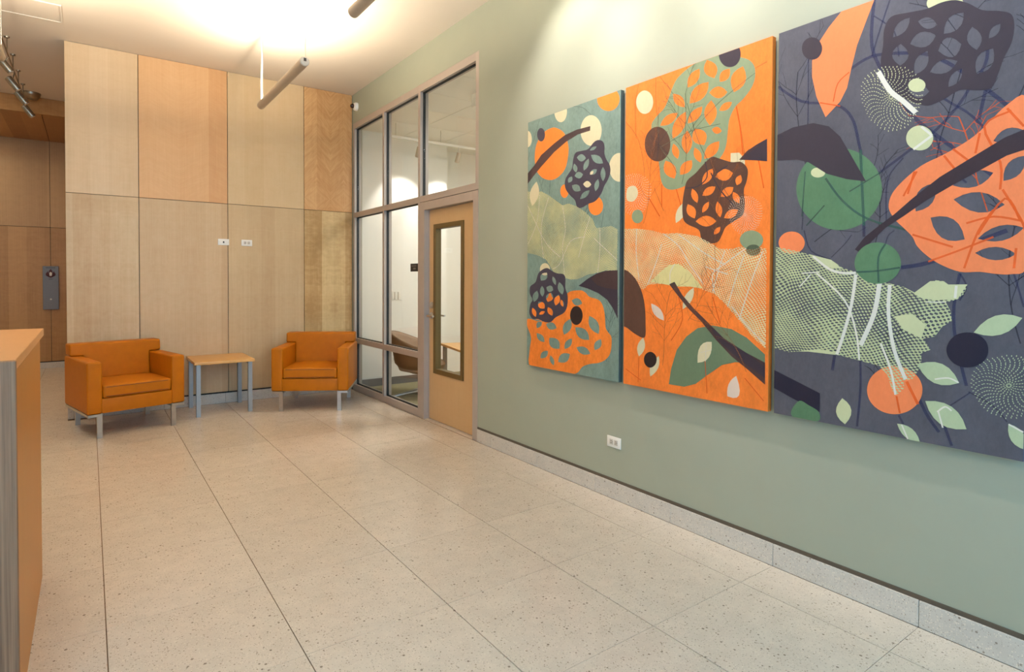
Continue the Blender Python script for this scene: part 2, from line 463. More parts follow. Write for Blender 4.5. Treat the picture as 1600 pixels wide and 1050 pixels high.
# ------------------------------------------------------------------ glazed office front (window_1) and door (door_1)
DX = 0.095
GX = 0.042
M1, M2, M3 = (3.055, WY1), (2.160, 2.2045), (1.287, 1.3315)
w1 = thing('window_1', (0, 0, 0), 0, 'aluminium framed glazing of the office with tall panes beside the wood wall', 'window', kind='structure')
for (a, b) in (M1, M2, M3):
    bx('mullion', (0.0, DX, a, b, 0.0, WZ1), M_alu, w1, 0.001, 1)
ZB0, ZB1 = 0.0, 0.072
ZL0, ZL1 = 0.600, 0.662
ZM0, ZM1 = 2.186, 2.246
ZT0 = 3.300
bays = [(M2[1], M1[0]), (M3[1], M2[0])]
for (a, b) in bays:
    for n, z0, z1 in (('sill', ZB0, ZB1), ('rail', ZL0, ZL1), ('transom', ZM0, ZM1), ('head', ZT0, WZ1)):
        bx(n, (0.0, DX, a, b, z0, z1), M_alu, w1, 0.001, 1)
bx('head', (0.0, DX, WY0 + 0.05, M3[0], ZT0, WZ1), M_alu, w1, 0.001, 1)
bx('transom', (0.0, DX, WY0 + 0.05, M3[0], ZM0, ZM1), M_alu, w1, 0.001, 1)
bx('mullion', (0.0, DX, WY0, WY0 + 0.05, ZM0, WZ1), M_alu, w1, 0.001, 1)
def pane(a, b, z0, z1):
    p_ = bx('pane', (GX, GX + 0.006, a + 0.004, b - 0.004, z0 + 0.004, z1 - 0.004), M_glass, w1)
    g = MB(); w_ = 0.008
    for x0 in (GX - 0.010, GX + 0.006):
        g.box(x0, x0 + 0.010, a, a + w_, z0, z1).box(x0, x0 + 0.010, b - w_, b, z0, z1).box(x0, x0 + 0.010, a + w_, b - w_, z0, z0 + w_).box(x0, x0 + 0.010, a + w_, b - w_, z1 - w_, z1)
    obj('gasket', g, M_gasket, p_)
for (a, b) in bays:
    pane(a, b, ZB1, ZL0); pane(a, b, ZL1, ZM0); pane(a, b, ZM1, ZT0)
pane(WY0 + 0.05, M3[0], ZM1, ZT0)

d1 = thing('door_1', (0, 0, 0), 0, 'maple veneer office door with a tall narrow vision panel in a grey frame', 'door', kind='structure')
JY0, JY1 = 0.295, 1.190       # clear opening seen between the jambs
bx('jamb', (-0.004, 0.11, 1.190, 1.284, 0, 2.180), M_alu, d1, 0.0015, 1)
bx('jamb', (-0.004, 0.11, WY0, 0.295, 0, 2.180), M_alu, d1, 0.0015, 1)
bx('door_header', (-0.004, 0.11, 0.295, 1.190, 2.100, 2.180), M_alu, d1, 0.0015, 1)
bx('door_stop', (0.048, 0.075, 1.172, 1.190, 0, 2.1), M_alu, d1)
LX0, LX1 = 0.050, 0.092
VY0, VY1, VZ0, VZ1 = 0.545, 1.055, 0.50, 1.925
lf = MB()
lf.box(LX0, LX1, JY0 + 0.004, VY0, 0.010, 2.096).box(LX0, LX1, VY1, 1.186, 0.010, 2.096)
lf.box(LX0, LX1, VY0, VY1, 0.010, VZ0).box(LX0, LX1, VY0, VY1, VZ1, 2.096)
leaf = obj('door_leaf', lf, M_door, d1)
vf = MB(); o_ = 0.024; i_ = 0.022
for (a, b, c, d) in ((VY0 - o_, VY0 + i_, VZ0 - o_, VZ1 + o_), (VY1 - i_, VY1 + o_, VZ0 - o_, VZ1 + o_)):
    vf.box(LX0 - 0.010, LX1 + 0.010, a, b, c, d)
for (c, d) in ((VZ0 - o_, VZ0 + i_), (VZ1 - i_, VZ1 + o_)):
    vf.box(LX0 - 0.010, LX1 + 0.010, VY0 + i_, VY1 - i_, c, d)
obj('vision_frame', vf, M_bronze, leaf)
bx('vision_pane', (0.069, 0.074, VY0 + i_, VY1 - i_, VZ0 + i_, VZ1 - i_), M_glass, leaf)
h_ = MB().lathe([(0.033, 0), (0.033, -0.008), (0.012, -0.012), (0.011, -0.045)], 18, (LX0, 1.125, 1.045), 'x')
h_.tube([(LX0 - 0.045, 1.132, 1.045), (LX0 - 0.047, 1.08, 1.045), (LX0 - 0.044, 1.02, 1.043)], [0.013, 0.013, 0.011], 10)
obj('lever_handle', h_.mesh('lever_handle', smooth=True), M_steel, leaf)
obj('deadbolt', MB().lathe([(0.032, 0), (0.032, -0.010), (0.022, -0.016), (0.012, -0.024)], 18, (LX0, 1.125, 1.150), 'x').mesh('deadbolt', smooth=True), M_steel, leaf)
obj('inner_lever', MB().lathe([(0.025, 0), (0.025, 0.008), (0.011, 0.012), (0.011, 0.045)], 18, (LX1, 1.125, 1.045), 'x').tube([(LX1 + 0.045, 1.13, 1.045), (LX1 + 0.045, 1.02, 1.045)], 0.009, 10).mesh('inner_lever', smooth=True), M_steel, leaf)

# ------------------------------------------------------------------ office behind the glass
OY0, OX1 = -2.4, 3.3
struct('floor_office', (0.12, OX1, OY0, 3.9, -0.10, -0.002), M_carpet, 'olive carpet of the office behind the glass', 'floor')
bx('threshold', (0.0, 0.12, WY0, WY1, -0.004, 0.0), M_floor, bpy.data.objects['floor_office'])
wo = struct('wall_office_back', (0.12, 1.416, 3.17, 3.30, 0, HI), M_white, 'off white office wall lit by two track spots', 'wall')
bx('recessed_wall', (1.416, OX1, 3.60, 3.75, 0, HI), M_white, wo)
bx('recess_return', (1.30, 1.416, 3.30, 3.75, 0, HI), M_white, wo)
struct('wall_office_right', (OX1, OX1 + 0.12, OY0, 3.9, 0, HI), M_white, 'off white far side wall of the office', 'wall')
struct('wall_office_front', (0.12, OX1, OY0 - 0.12, OY0, 0, HI), M_white, 'off white near wall of the office', 'wall')
struct('wall_office_inside', (0.12, 0.14, OY0, WY0 - 0.02, 0, HI), M_white, 'office side of the sage wall painted off white', 'wall')
co = struct('ceiling_office', (0.12, OX1, OY0, 3.9, HI + 0.004, HI + 0.1), M_greybase, 'pale tiled office ceiling', 'ceiling')
for k in range(6):
    for j in range(11):
        cx0, cy0 = 0.12 + k * 0.61, 3.17 - (j + 1) * 0.61
        if j < 10: bx('ceiling_tile', (cx0 + 0.003, min(cx0 + 0.607, OX1), max(cy0, OY0) + 0.003, cy0 + 0.607, HI - 0.006, HI + 0.004), M_white, co)
bx('ceiling_tile', (1.42, OX1, 3.18, 3.6, HI - 0.006, HI + 0.004), M_white, co)
tag(bx('baseboard_office', (0.12, 1.416, 3.160, 3.172, 0, 0.098), M_greybase), 'dark grey rubber base along the office wall', 'baseboard', kind='structure')

def plate(name, loc, rz, label, cat, kind, group=None, tall=False):
    """wall plate, local x = along the wall, -y = out of the wall"""
    t = thing(name, loc, rz, label, cat, group)
    w, h = (0.116, 0.070) if not tall else (0.070, 0.116)
    bx('cover_plate', (-w / 2, w / 2, -0.006, 0, -h / 2, h / 2), M_plate, t, 0.002, 2)
    if kind == 'outlet':
        for s_ in (-1, 1):
            f = obj('receptacle', MB().box(s_ * 0.0195 - 0.015, s_ * 0.0195 + 0.015, -0.008, -0.005, -0.017, 0.017).mesh('receptacle', 0.004, 2), M_plate2, t)
            q = MB()
            for zz in (-0.006, 0.006): q.box(s_ * 0.0195 - 0.006, s_ * 0.0195 + 0.004, -0.0085, -0.0075, zz - 0.0014, zz + 0.0014)
            q.box(s_ * 0.0195 + 0.007, s_ * 0.0195 + 0.011, -0.0085, -0.0075, -0.002, 0.002)
            obj('slots', q, M_slot, f)
    elif kind == 'data':
        bx('data_jack', (-0.008, 0.008, -0.0075, -0.005, -0.011, 0.009), M_slot, t, 0.001, 1)
        for s_ in (-1, 1): obj('screw', MB().lathe([(0.003, 0), (0.003, -0.002)], 10, (s_ * 0.047, -0.006, 0), 'y'), M_plate2, t)
    elif kind == 'switch':
        for s_ in (-1, 1): bx('rocker', (s_ * 0.023 - 0.008, s_ * 0.023 + 0.008, -0.010, -0.005, -0.030, 0.030), M_plate2, t, 0.002, 1)
    return t
plate('power_outlet', (0, -1.379, 0.364), R(-90), 'white horizontal power outlet on the sage wall below the orange painting', 'outlet', 'outlet')
plate('data_outlet', (-1.519, YB, 1.818), 0, 'white data plate with one dark jack on a panel joint', 'outlet', 'data')
plate('power_outlet', (-1.272, YB, 1.818), 0, 'white horizontal power outlet high on the maple panels', 'outlet', 'outlet')
sw = plate('light_switch', (0.634, 3.17, 1.187), 0, 'white double rocker light switch on the office wall', 'switch', 'switch')
sw.scale = (1.12, 1, 1.7)
plate('power_outlet', (0.625, 3.17, 0.332), 0, 'white power outlet low on the office wall behind the shell chair', 'outlet', 'outlet')

# office track light
tl = thing('track_light', (0, 0, 0), 0, 'white ceiling track with two cylinder spots seen through the upper panes', 'track light')
bx('track_rail', (0.30, 1.95, 2.60, 2.632, 3.150, 3.180), M_plate, tl, 0.002, 1)
for xx in (0.36, 1.0, 1.7): obj('hanger_rod', MB().tube([(xx, 2.616, 3.178), (xx, 2.616, HI - 0.006)], 0.004, 8), M_plate2, tl)
for xx in (0.68, 1.27):
    hd = obj('spot_head', MB().lathe([(0.028, 0.0), (0.030, 0.004), (0.030, 0.125), (0.022, 0.135)], 18).mesh('spot_head', smooth=True), M_tube, tl, (xx + 0.01, 2.615, 3.085), (R(22) + math.pi, 0, R(10)))
    obj('lamp_face', MB().lathe([(0.024, 0.1335), (0.023, 0.1355)], 16), M_pale, hd)
    obj('stem', MB().tube([(xx, 2.616, 3.15), (xx, 2.616, 3.075)], 0.005, 8), M_plate2, tl)

fx = thing('light_box', (0.50, 1.04, 0), 0, 'white box fixture hanging under the office ceiling behind the door transom', 'light fixture')
bx('housing', (-0.03, 0.42, -0.12, 0.02, 3.17, 3.30), M_plate, fx, 0.004, 1)
bx('mount', (0.05, 0.30, -0.09, -0.01, 3.30, HI - 0.006), M_plate2, fx)

# ------------------------------------------------------------------ armchairs
def make_armchair():
    t = thing('armchair', (0, 0, 0), 0, '', 'armchair', 'orange leather armchairs')
    for s_ in (-1, 1):
        a, b = sorted((s_ * 0.283, s_ * 0.400))
        arm = bx('armrest', (a, b, -0.375, 0.365, 0.215, 0.672), M_leather, t, 0.022, 4)
        # welt around the arm's front face
        e = 0.006
        obj('welt', MB().tube([(a + 0.012, -0.362, 0.235), (a + 0.012, -0.362, 0.658), (b - 0.012, -0.362, 0.658), (b - 0.012, -0.362, 0.235)], 0.0035, 6), M_welt, arm)
        f = bx('leg_frame', (min(s_ * 0.283, s_ * 0.394), max(s_ * 0.283, s_ * 0.394), -0.368, 0.36, 0.189, 0.214), M_steel, t, 0.002, 1)
        for yy in (-0.350, 0.345):
            bx('leg', (s_ * 0.303 - 0.020, s_ * 0.303 + 0.020, yy - 0.013, yy + 0.013, 0.0, 0.190), M_steel, t)
    bx('seat_base', (-0.286, 0.286, -0.366, 0.34, 0.215, 0.345), M_leather, t, 0.008, 2)
    def crown(x, y, z):
        k = max(0, 1 - (x / 0.28) ** 2) * max(0, 1 - ((y + 0.1) / 0.29) ** 2)
        return (x, y, z + (0.022 * k if z > 0.40 else 0))
    cm = MB()
    n = 9
    cm.box(-0.279, 0.279, -0.372, 0.19, 0.348, 0.458)
    me = cm.mesh('seat_cushion', 0.0)
    bm = bmesh.new(); bm.from_mesh(me)
    bmesh.ops.bevel(bm, geom=bm.edges[:], offset=0.020, segments=4, profile=0.6, affect='EDGES')
    bmesh.ops.subdivide_edges(bm, edges=[e for e in bm.edges if e.calc_length() > 0.3], cuts=8, use_grid_fill=True)
    for v in bm.verts: v.co = Vector(crown(*v.co))
    for f in bm.faces: f.smooth = True
    bm.to_mesh(me); bm.free()
    cu = obj('seat_cushion', me, M_leather, t)
    def loop(z, x=0.274, y0=-0.368, y1=0.185, r=0.025):
        P = []
        for cx, cy, a0 in ((x - r, y0 + r, -90), (x - r, y1 - r, 0), (-x + r, y1 - r, 90), (-x + r, y0 + r, 180)):
            for k in range(5):
                a = R(a0 + 90 * k / 4); P.append((cx + r * math.cos(a), cy + r * math.sin(a), z))
        return P
    obj('welt', MB().tube(loop(0.443), 0.0055, 6, closed=True).mesh('welt', smooth=True), M_welt, cu)
    obj('welt', MB().tube(loop(0.362), 0.0055, 6, closed=True).mesh('welt', smooth=True), M_welt, cu)
    prof = [(-0.283, 0.345), (0.283, 0.345), (0.283, 0.674), (0.388, 0.674), (0.388, 0.785), (-0.388, 0.785), (-0.388, 0.674), (-0.283, 0.674)]
    bk = MB().prism(prof, 1, 0.175, 0.340)
    lean = lambda x, y, z: (x, y + max(0, z - 0.35) * 0.10, z)
    bko = obj('backrest', bk.mesh('backrest', 0.020, 4, fn=lean), M_leather, t)
    yb_ = 0.178
    top = [(-0.376, 0.69), (-0.378, 0.755), (-0.364, 0.776), (0.364, 0.776), (0.378, 0.755), (0.376, 0.69)]
    obj('welt', MB().tube([lean(x, yb_ + 0.006, z) for x, z in top], 0.0055, 6).mesh('welt', smooth=True), M_welt, bko)
    bx('back_panel', (-0.385, 0.385, 0.335, 0.368, 0.216, 0.66), M_leather, t, 0.008, 2)
    return t
ch = make_armchair()
ch.location = (-2.494, 2.558, 0); ch.rotation_euler = (0, 0, R(13.9))
ch['label'] = 'orange leather armchair left of the side table, angled towards the reception desk side'
ch['label'] = 'orange leather armchair on steel legs between the desk and the side table'
c2 = copy_tree(ch)
c2.location = (-0.664, 2.494, 0); c2.rotation_euler = (0, 0, R(-29.2))
c2['label'] = 'orange leather armchair on steel legs in the corner by the office glazing'

# ------------------------------------------------------------------ side table
tb = thing('side_table', (-1.618, 2.79, 0), 0, 'low square side table with maple top and grey metal legs between the armchairs', 'table')
bx('table_top', (-0.287, 0.287, -0.308, 0.308, 0.532, 0.560), M_maple_top, tb, 0.003, 2)
for sx in (-1, 1):
    for sy in (-1, 1):
        bx('leg', (sx * 0.248 - 0.020, sx * 0.248 + 0.020, sy * 0.262 - 0.020, sy * 0.262 + 0.020, 0, 0.531), M_greymetal, tb)
    bx('apron', (sx * 0.248 - 0.012, sx * 0.248 + 0.012, -0.245, 0.245, 0.505, 0.531), M_greymetal, tb)

# ------------------------------------------------------------------ reception desk
dk = thing('reception_desk', (-3.6, -1.1, 0), 0, 'tall wooden reception desk at the left edge with a flat top', 'desk')
def dbx(n, x0, x1, y0, y1, z0, z1, m_, bv=0.002): return bx(n, (x0 + 3.6, x1 + 3.6, y0 + 1.1, y1 + 1.1, z0, z1), m_, dk, bv, 1)
dbx('desk_top', -4.75, -2.960, -1.690, -0.310, 1.114, 1.150, M_desk_top)
dbx('side_panel', -2.990, -2.962, -1.690, -0.560, 0.0, 1.113, M_desk_side)
dbx('end_panel', -4.75, -2.956, -1.718, -1.691, 0.0, 1.150, M_desk_end)
dbx('back_panel', -4.70, -2.992, -0.590, -0.562, 0.0, 1.113, M_desk_side)

# ------------------------------------------------------------------ pendants
def make_pendant():
    t = thing('linear_pendant', (0, 0, 0), 0, '', 'pendant lamp', 'linear uplight pendants')
    L, r = 1.36, 0.036
    # trough: lower two thirds of a tube, open at the top
    ang = [R(-215 + 250 * k / 20) for k in range(21)]
    m_ = MB(); n = len(ang)
    for yy in (0, -L):
        for rr in (r, r - 0.004):
            for a in ang: m_.v.append((rr * math.cos(a), yy, rr * math.sin(a)))
    for k in range(n - 1):
        m_.f.append((k, k + 1, 2 * n + k + 1, 2 * n + k)); m_.f.append((n + k, 3 * n + k, 3 * n + k + 1, n + k + 1))
        m_.f.append((k, n + k, n + k + 1, k + 1)); m_.f.append((2 * n + k, 2 * n + k + 1, 3 * n + k + 1, 3 * n + k))
    m_.f.append((0, 2 * n, 3 * n, n)); m_.f.append((n - 1, 2 * n - 1, 4 * n - 1, 3 * n - 1))
    obj('shell', m_.mesh('shell', smooth=True), M_tube, t)
    for yy, d in ((0.0, 1), (-L, -1)):
        e = obj('end_cap', MB().lathe([(r, 0), (r, 0.006 * d), (r - 0.006, 0.012 * d)], 24, (0, yy, 0), 'y').mesh('end_cap', smooth=True), M_plate2, t)
        obj('end_notch', MB().box(-0.010, 0.010, yy + min(0.009 * d, 0.014 * d), yy + max(0.009 * d, 0.014 * d), 0.0, 0.024), M_slot, e)
    obj('lamp_tube', MB().tube([(0, -0.03, 0.012), (0, -L + 0.03, 0.012)], 0.008, 10), M_lampglow, t)
    zc = H - 3.062
    obj('power_cord', MB().tube([(0.0, -0.035, 0.02), (-0.004, -0.03, 0.2), (0.004, -0.03, 0.45), (0, -0.03, zc - 0.01)], 0.0075, 8).mesh('power_cord', smooth=True), M_cord, t)
    for yy in (-0.02, -L + 0.02):
        obj('suspension_wire', MB().tube([(0.012, yy, 0.03), (0.012, yy, zc - 0.01)], 0.0022, 6), M_wire, t)
        obj('ceiling_canopy', MB().lathe([(0.030, zc), (0.030, zc - 0.008), (0.012, zc - 0.014)], 20, (0.006, yy - 0.005, 0)).mesh('ceiling_canopy', smooth=True), M_plate, t)
    return t
def pend_light(x, y):
    area('pendant_uplight', (x, y - 0.68, 3.062 + 0.040), (math.pi, 0, 0), 0.05, 1.28, LAMP_W, WARM)
p0 = make_pendant()
spots_p = [((-1.404, 1.862), 'slim tubular uplight pendant hanging in front of the maple wall'),
           ((-1.404, -0.500), 'slim tubular uplight pendant cut by the top edge of the picture'),
           ((-3.310, 1.720), 'tubular uplight pendant at the left edge, only its white cord in view'),
           ((-3.300, -0.66), 'unseen tubular uplight pendant added above the reception desk for more light')]  # this last pendant hangs out of view, added to bring more light
for k, ((x, y), lab) in enumerate(spots_p):
    o = p0 if k == 0 else copy_tree(p0)
    o.location = (x, y, 3.062); o['label'] = lab
    pend_light(x, y)

# ------------------------------------------------------------------ hallway spot rail
mr = thing('spot_rail', (-3.408, 0, 0), 0, 'brushed nickel spot rail with four cylinder heads on the hallway ceiling', 'track light')
zr = 3.585
obj('rail', MB().tube([(0, 2.9, zr), (0, 5.55, zr + 0.02)], 0.007, 8), M_nickel, mr)
for yy in (3.34, 3.884, 4.45, 5.0):
    obj('standoff', MB().tube([(0, yy, zr + 0.005), (0, yy, H - 0.012)], 0.005, 8).lathe([(0.020, H - 0.012), (0.024, H)], 14, (0, yy, 0)).mesh('standoff', smooth=True), M_nickel, mr)
obj('canopy', MB().lathe([(0.02, H - 0.085), (0.06, H - 0.075), (0.09, H - 0.045), (0.10, H - 0.012), (0.10, H)], 28, (0.055, 5.38, 0)).mesh('canopy', smooth=True), M_nickel, mr)
for yy, dx, zz in ((3.48, -0.015, 3.50), (4.02, 0.0, 3.47), (4.55, 0.03, 3.46), (5.0, 0.06, 3.42)):
    hd = obj('spot_head', MB().lathe([(0.026, 0.0), (0.034, 0.006), (0.034, 0.135), (0.030, 0.150)], 20).mesh('spot_head', smooth=True), M_nickel, mr, (dx - 0.055, yy, zz + 0.06), (math.pi, R(-36), 0))
    obj('lamp_face', MB().lathe([(0.027, 0.1495), (0.026, 0.1515)], 16), M_pale, hd)
    obj('stem', MB().tube([(0, yy, zr), (dx - 0.02, yy, zz + 0.02)], 0.006, 8), M_nickel, mr)

# ceiling access hatch
hz = thing('ceiling_hatch', (-3.17, 2.44, 0), 0, 'flush white ceiling access hatch at the upper left', 'hatch')
bx('hatch_panel', (-0.205, 0.205, -0.19, 0.19, H - 0.004, H), M_ceil, hz)
fr = MB(); q_ = 0.014
fr.box(-0.222, -0.208, -0.205, 0.205, H - 0.010, H).box(0.208, 0.222, -0.205, 0.205, H - 0.010, H).box(-0.208, 0.208, -0.205, -0.192, H - 0.010, H).box(-0.208, 0.208, 0.192, 0.205, H - 0.010, H)
obj('hatch_frame', fr, M_ceil, hz)

# security camera
sc_ = thing('security_camera', (0, 2.97, 3.555), 0, 'small white wall camera with a dark lens in the upper corner', 'camera')
obj('mount_dome', MB().lathe([(0.052, 0.0), (0.052, -0.018), (0.046, -0.034), (0.030, -0.044)], 22, (0, 0, 0), 'x').mesh('mount_dome', smooth=True), M_plate, sc_)
obj('lens_housing', MB().lathe([(0.026, -0.038), (0.028, -0.060), (0.020, -0.076), (0.008, -0.082)], 18, (0, 0.008, 0.006), 'x').mesh('lens_housing', smooth=True), M_brown, sc_)

# call plate in the hall
cp = thing('call_plate', (-3.262, YH, 0), 0, 'tall grey metal plate with a red flame emblem on the hallway wall', 'sign')
bx('plate', (-0.100, 0.100, -0.025, 0, 0.915, 1.592), M_callplate, cp, 0.003, 1)
def flat(name, polys, mat, parent, y, th=0.001):
    m_ = MB()
    for P in polys: m_.prism(P, 1, y, y + th)
    return obj(name, m_, mat, parent)
def flame(cx, cz, s):
    base = [(0, -1), (.45, -.8), (.62, -.3), (.5, .2), (.22, .5), (.1, 1.05), (-.12, .6), (-.4, .35), (-.6, -.1), (-.55, -.6), (-.3, -.9)]
    return [(cx + x * s, cz + z * s) for x, z in base]
flat('flame_emblem', [flame(-0.038, 1.475, 0.040), flame(0.038, 1.475, 0.040), flame(0, 1.515, 0.038), [(-0.055, 1.452), (-0.030, 1.425), (0, 1.410), (0.030, 1.425), (0.055, 1.452), (0.03, 1.452), (0, 1.437), (-0.03, 1.452)]], M_flame, cp, -0.0265)
flat('emblem_figure', [[(-0.012, 1.440), (0.012, 1.440), (0.018, 1.480), (0.006, 1.500), (-0.006, 1.500), (-0.018, 1.480)]], M_pale, cp, -0.0275)
flat('print_marks', [[(-0.058 + k * 0.0132, 1.562), (-0.050 + k * 0.0132, 1.562), (-0.050 + k * 0.0132, 1.574), (-0.058 + k * 0.0132, 1.574)] for k in range(9)] + [[(-0.022 + k * 0.012, 1.386), (-0.014 + k * 0.012, 1.386), (-0.014 + k * 0.012, 1.395), (-0.022 + k * 0.012, 1.395)] for k in range(4)], M_ink, cp, -0.0265)
obj('call_button', MB().lathe([(0.013, -0.024), (0.013, -0.030), (0.009, -0.033)], 16, (0, 0, 1.075), 'y').mesh('call_button', smooth=True), M_pale, cp)

# room sign on the glass
rs = thing('room_sign', (GX, 1.455, 1.53), R(-90), 'small black room sign on the office glass beside the door', 'sign')
bx('plate', (-0.115, 0.115, -0.006, 0, -0.042, 0.042), M_sign, rs, 0.001, 1)
flat('print_marks', [[(-0.09 + k * 0.014, 0.012), (-0.081 + k * 0.014, 0.012), (-0.081 + k * 0.014, 0.022), (-0.09 + k * 0.014, 0.022)] for k in range(8)] + [[(-0.05 + k * 0.02, -0.02), (-0.036 + k * 0.02, -0.02), (-0.036 + k * 0.02, -0.002), (-0.05 + k * 0.02, -0.002)] for k in range(3)], plain('grey_print', (120, 112, 104), 0.6), rs, -0.0072)

# ------------------------------------------------------------------ office chair and table
oc = thing('shell_chair', (0.50, 2.20, 0), R(55), 'taupe swivel tub chair behind the office glass', 'chair')
def tub(th, k, r_off=0.0):
    # th: angle from the back (0) round to the arm fronts, k: 0 bottom .. 1 rim ; local front = -y
    rim = 0.575 + 0.215 * max(0.0, math.cos(th * 0.62)) ** 2.2
    z = 0.30 + (rim - 0.30) * k
    r = 0.12 + 0.20 * min(1, (z - 0.30) / 0.12) ** 0.55 + 0.07 * max(0, z - 0.42) / 0.37 + r_off
    return (r * math.sin(th), r * math.cos(th) * 0.95, z)
sh = MB(); NU, NV = 36, 12
for j in range(NV + 1):
    for i in range(NU + 1): sh.v.append(tub(R(-128) + R(256) * i / NU, j / NV))
for j in range(NV):
    for i in range(NU):
        a = j * (NU + 1) + i; sh.f.append((a, a + 1, a + NU + 2, a + NU + 1))
so = obj('shell', sh.mesh('shell', smooth=True), M_taupe, oc)
md = so.modifiers.new('thickness', 'SOLIDIFY'); md.thickness = 0.022; md.offset = 0.0
pad = MB()
for j in range(NV + 1):
    for i in range(NU + 1): pad.v.append(tub(R(-126) + R(252) * i / NU, 0.03 + 0.96 * j / NV, -0.018))
pad.f = list(sh.f)
po = obj('upholstery', pad.mesh('upholstery', smooth=True), M_taupe_in, oc)
md = po.modifiers.new('thickness', 'SOLIDIFY'); md.thickness = 0.012; md.offset = 0.0
obj('seat', MB().lathe([(0.10, 0.29), (0.26, 0.33), (0.29, 0.40), (0.27, 0.435), (0.0, 0.445)], 32).mesh('seat', smooth=True), M_taupe_in, oc)
obj('column', MB().lathe([(0.03, 0.05), (0.03, 0.20), (0.022, 0.20), (0.022, 0.27), (0.08, 0.285)], 18).mesh('column', smooth=True), M_steel, oc)
for k in range(4):
    a = R(20 + 90 * k); c_, s_ = math.cos(a), math.sin(a)
    obj('base_arm', MB().tube([(0, 0, 0.075), (0.15 * c_, 0.15 * s_, 0.055), (0.34 * c_, 0.34 * s_, 0.022)], [0.03, 0.024, 0.018], 10).mesh('base_arm', smooth=True), M_steel, oc)
it = thing('office_table', (1.089, 1.815, 0), R(-13), 'maple topped table with a grey leg seen through the door panel', 'table')
bx('table_top', (-0.38, 0.38, -0.38, 0.38, 0.592, 0.620), M_maple_top, it, 0.003, 1)
for sx in (-1, 1):
    for sy in (-1, 1):
        bx('leg', (sx * 0.335 - 0.022, sx * 0.335 + 0.022, sy * 0.335 - 0.022, sy * 0.335 + 0.022, 0, 0.591), M_greymetal, it)

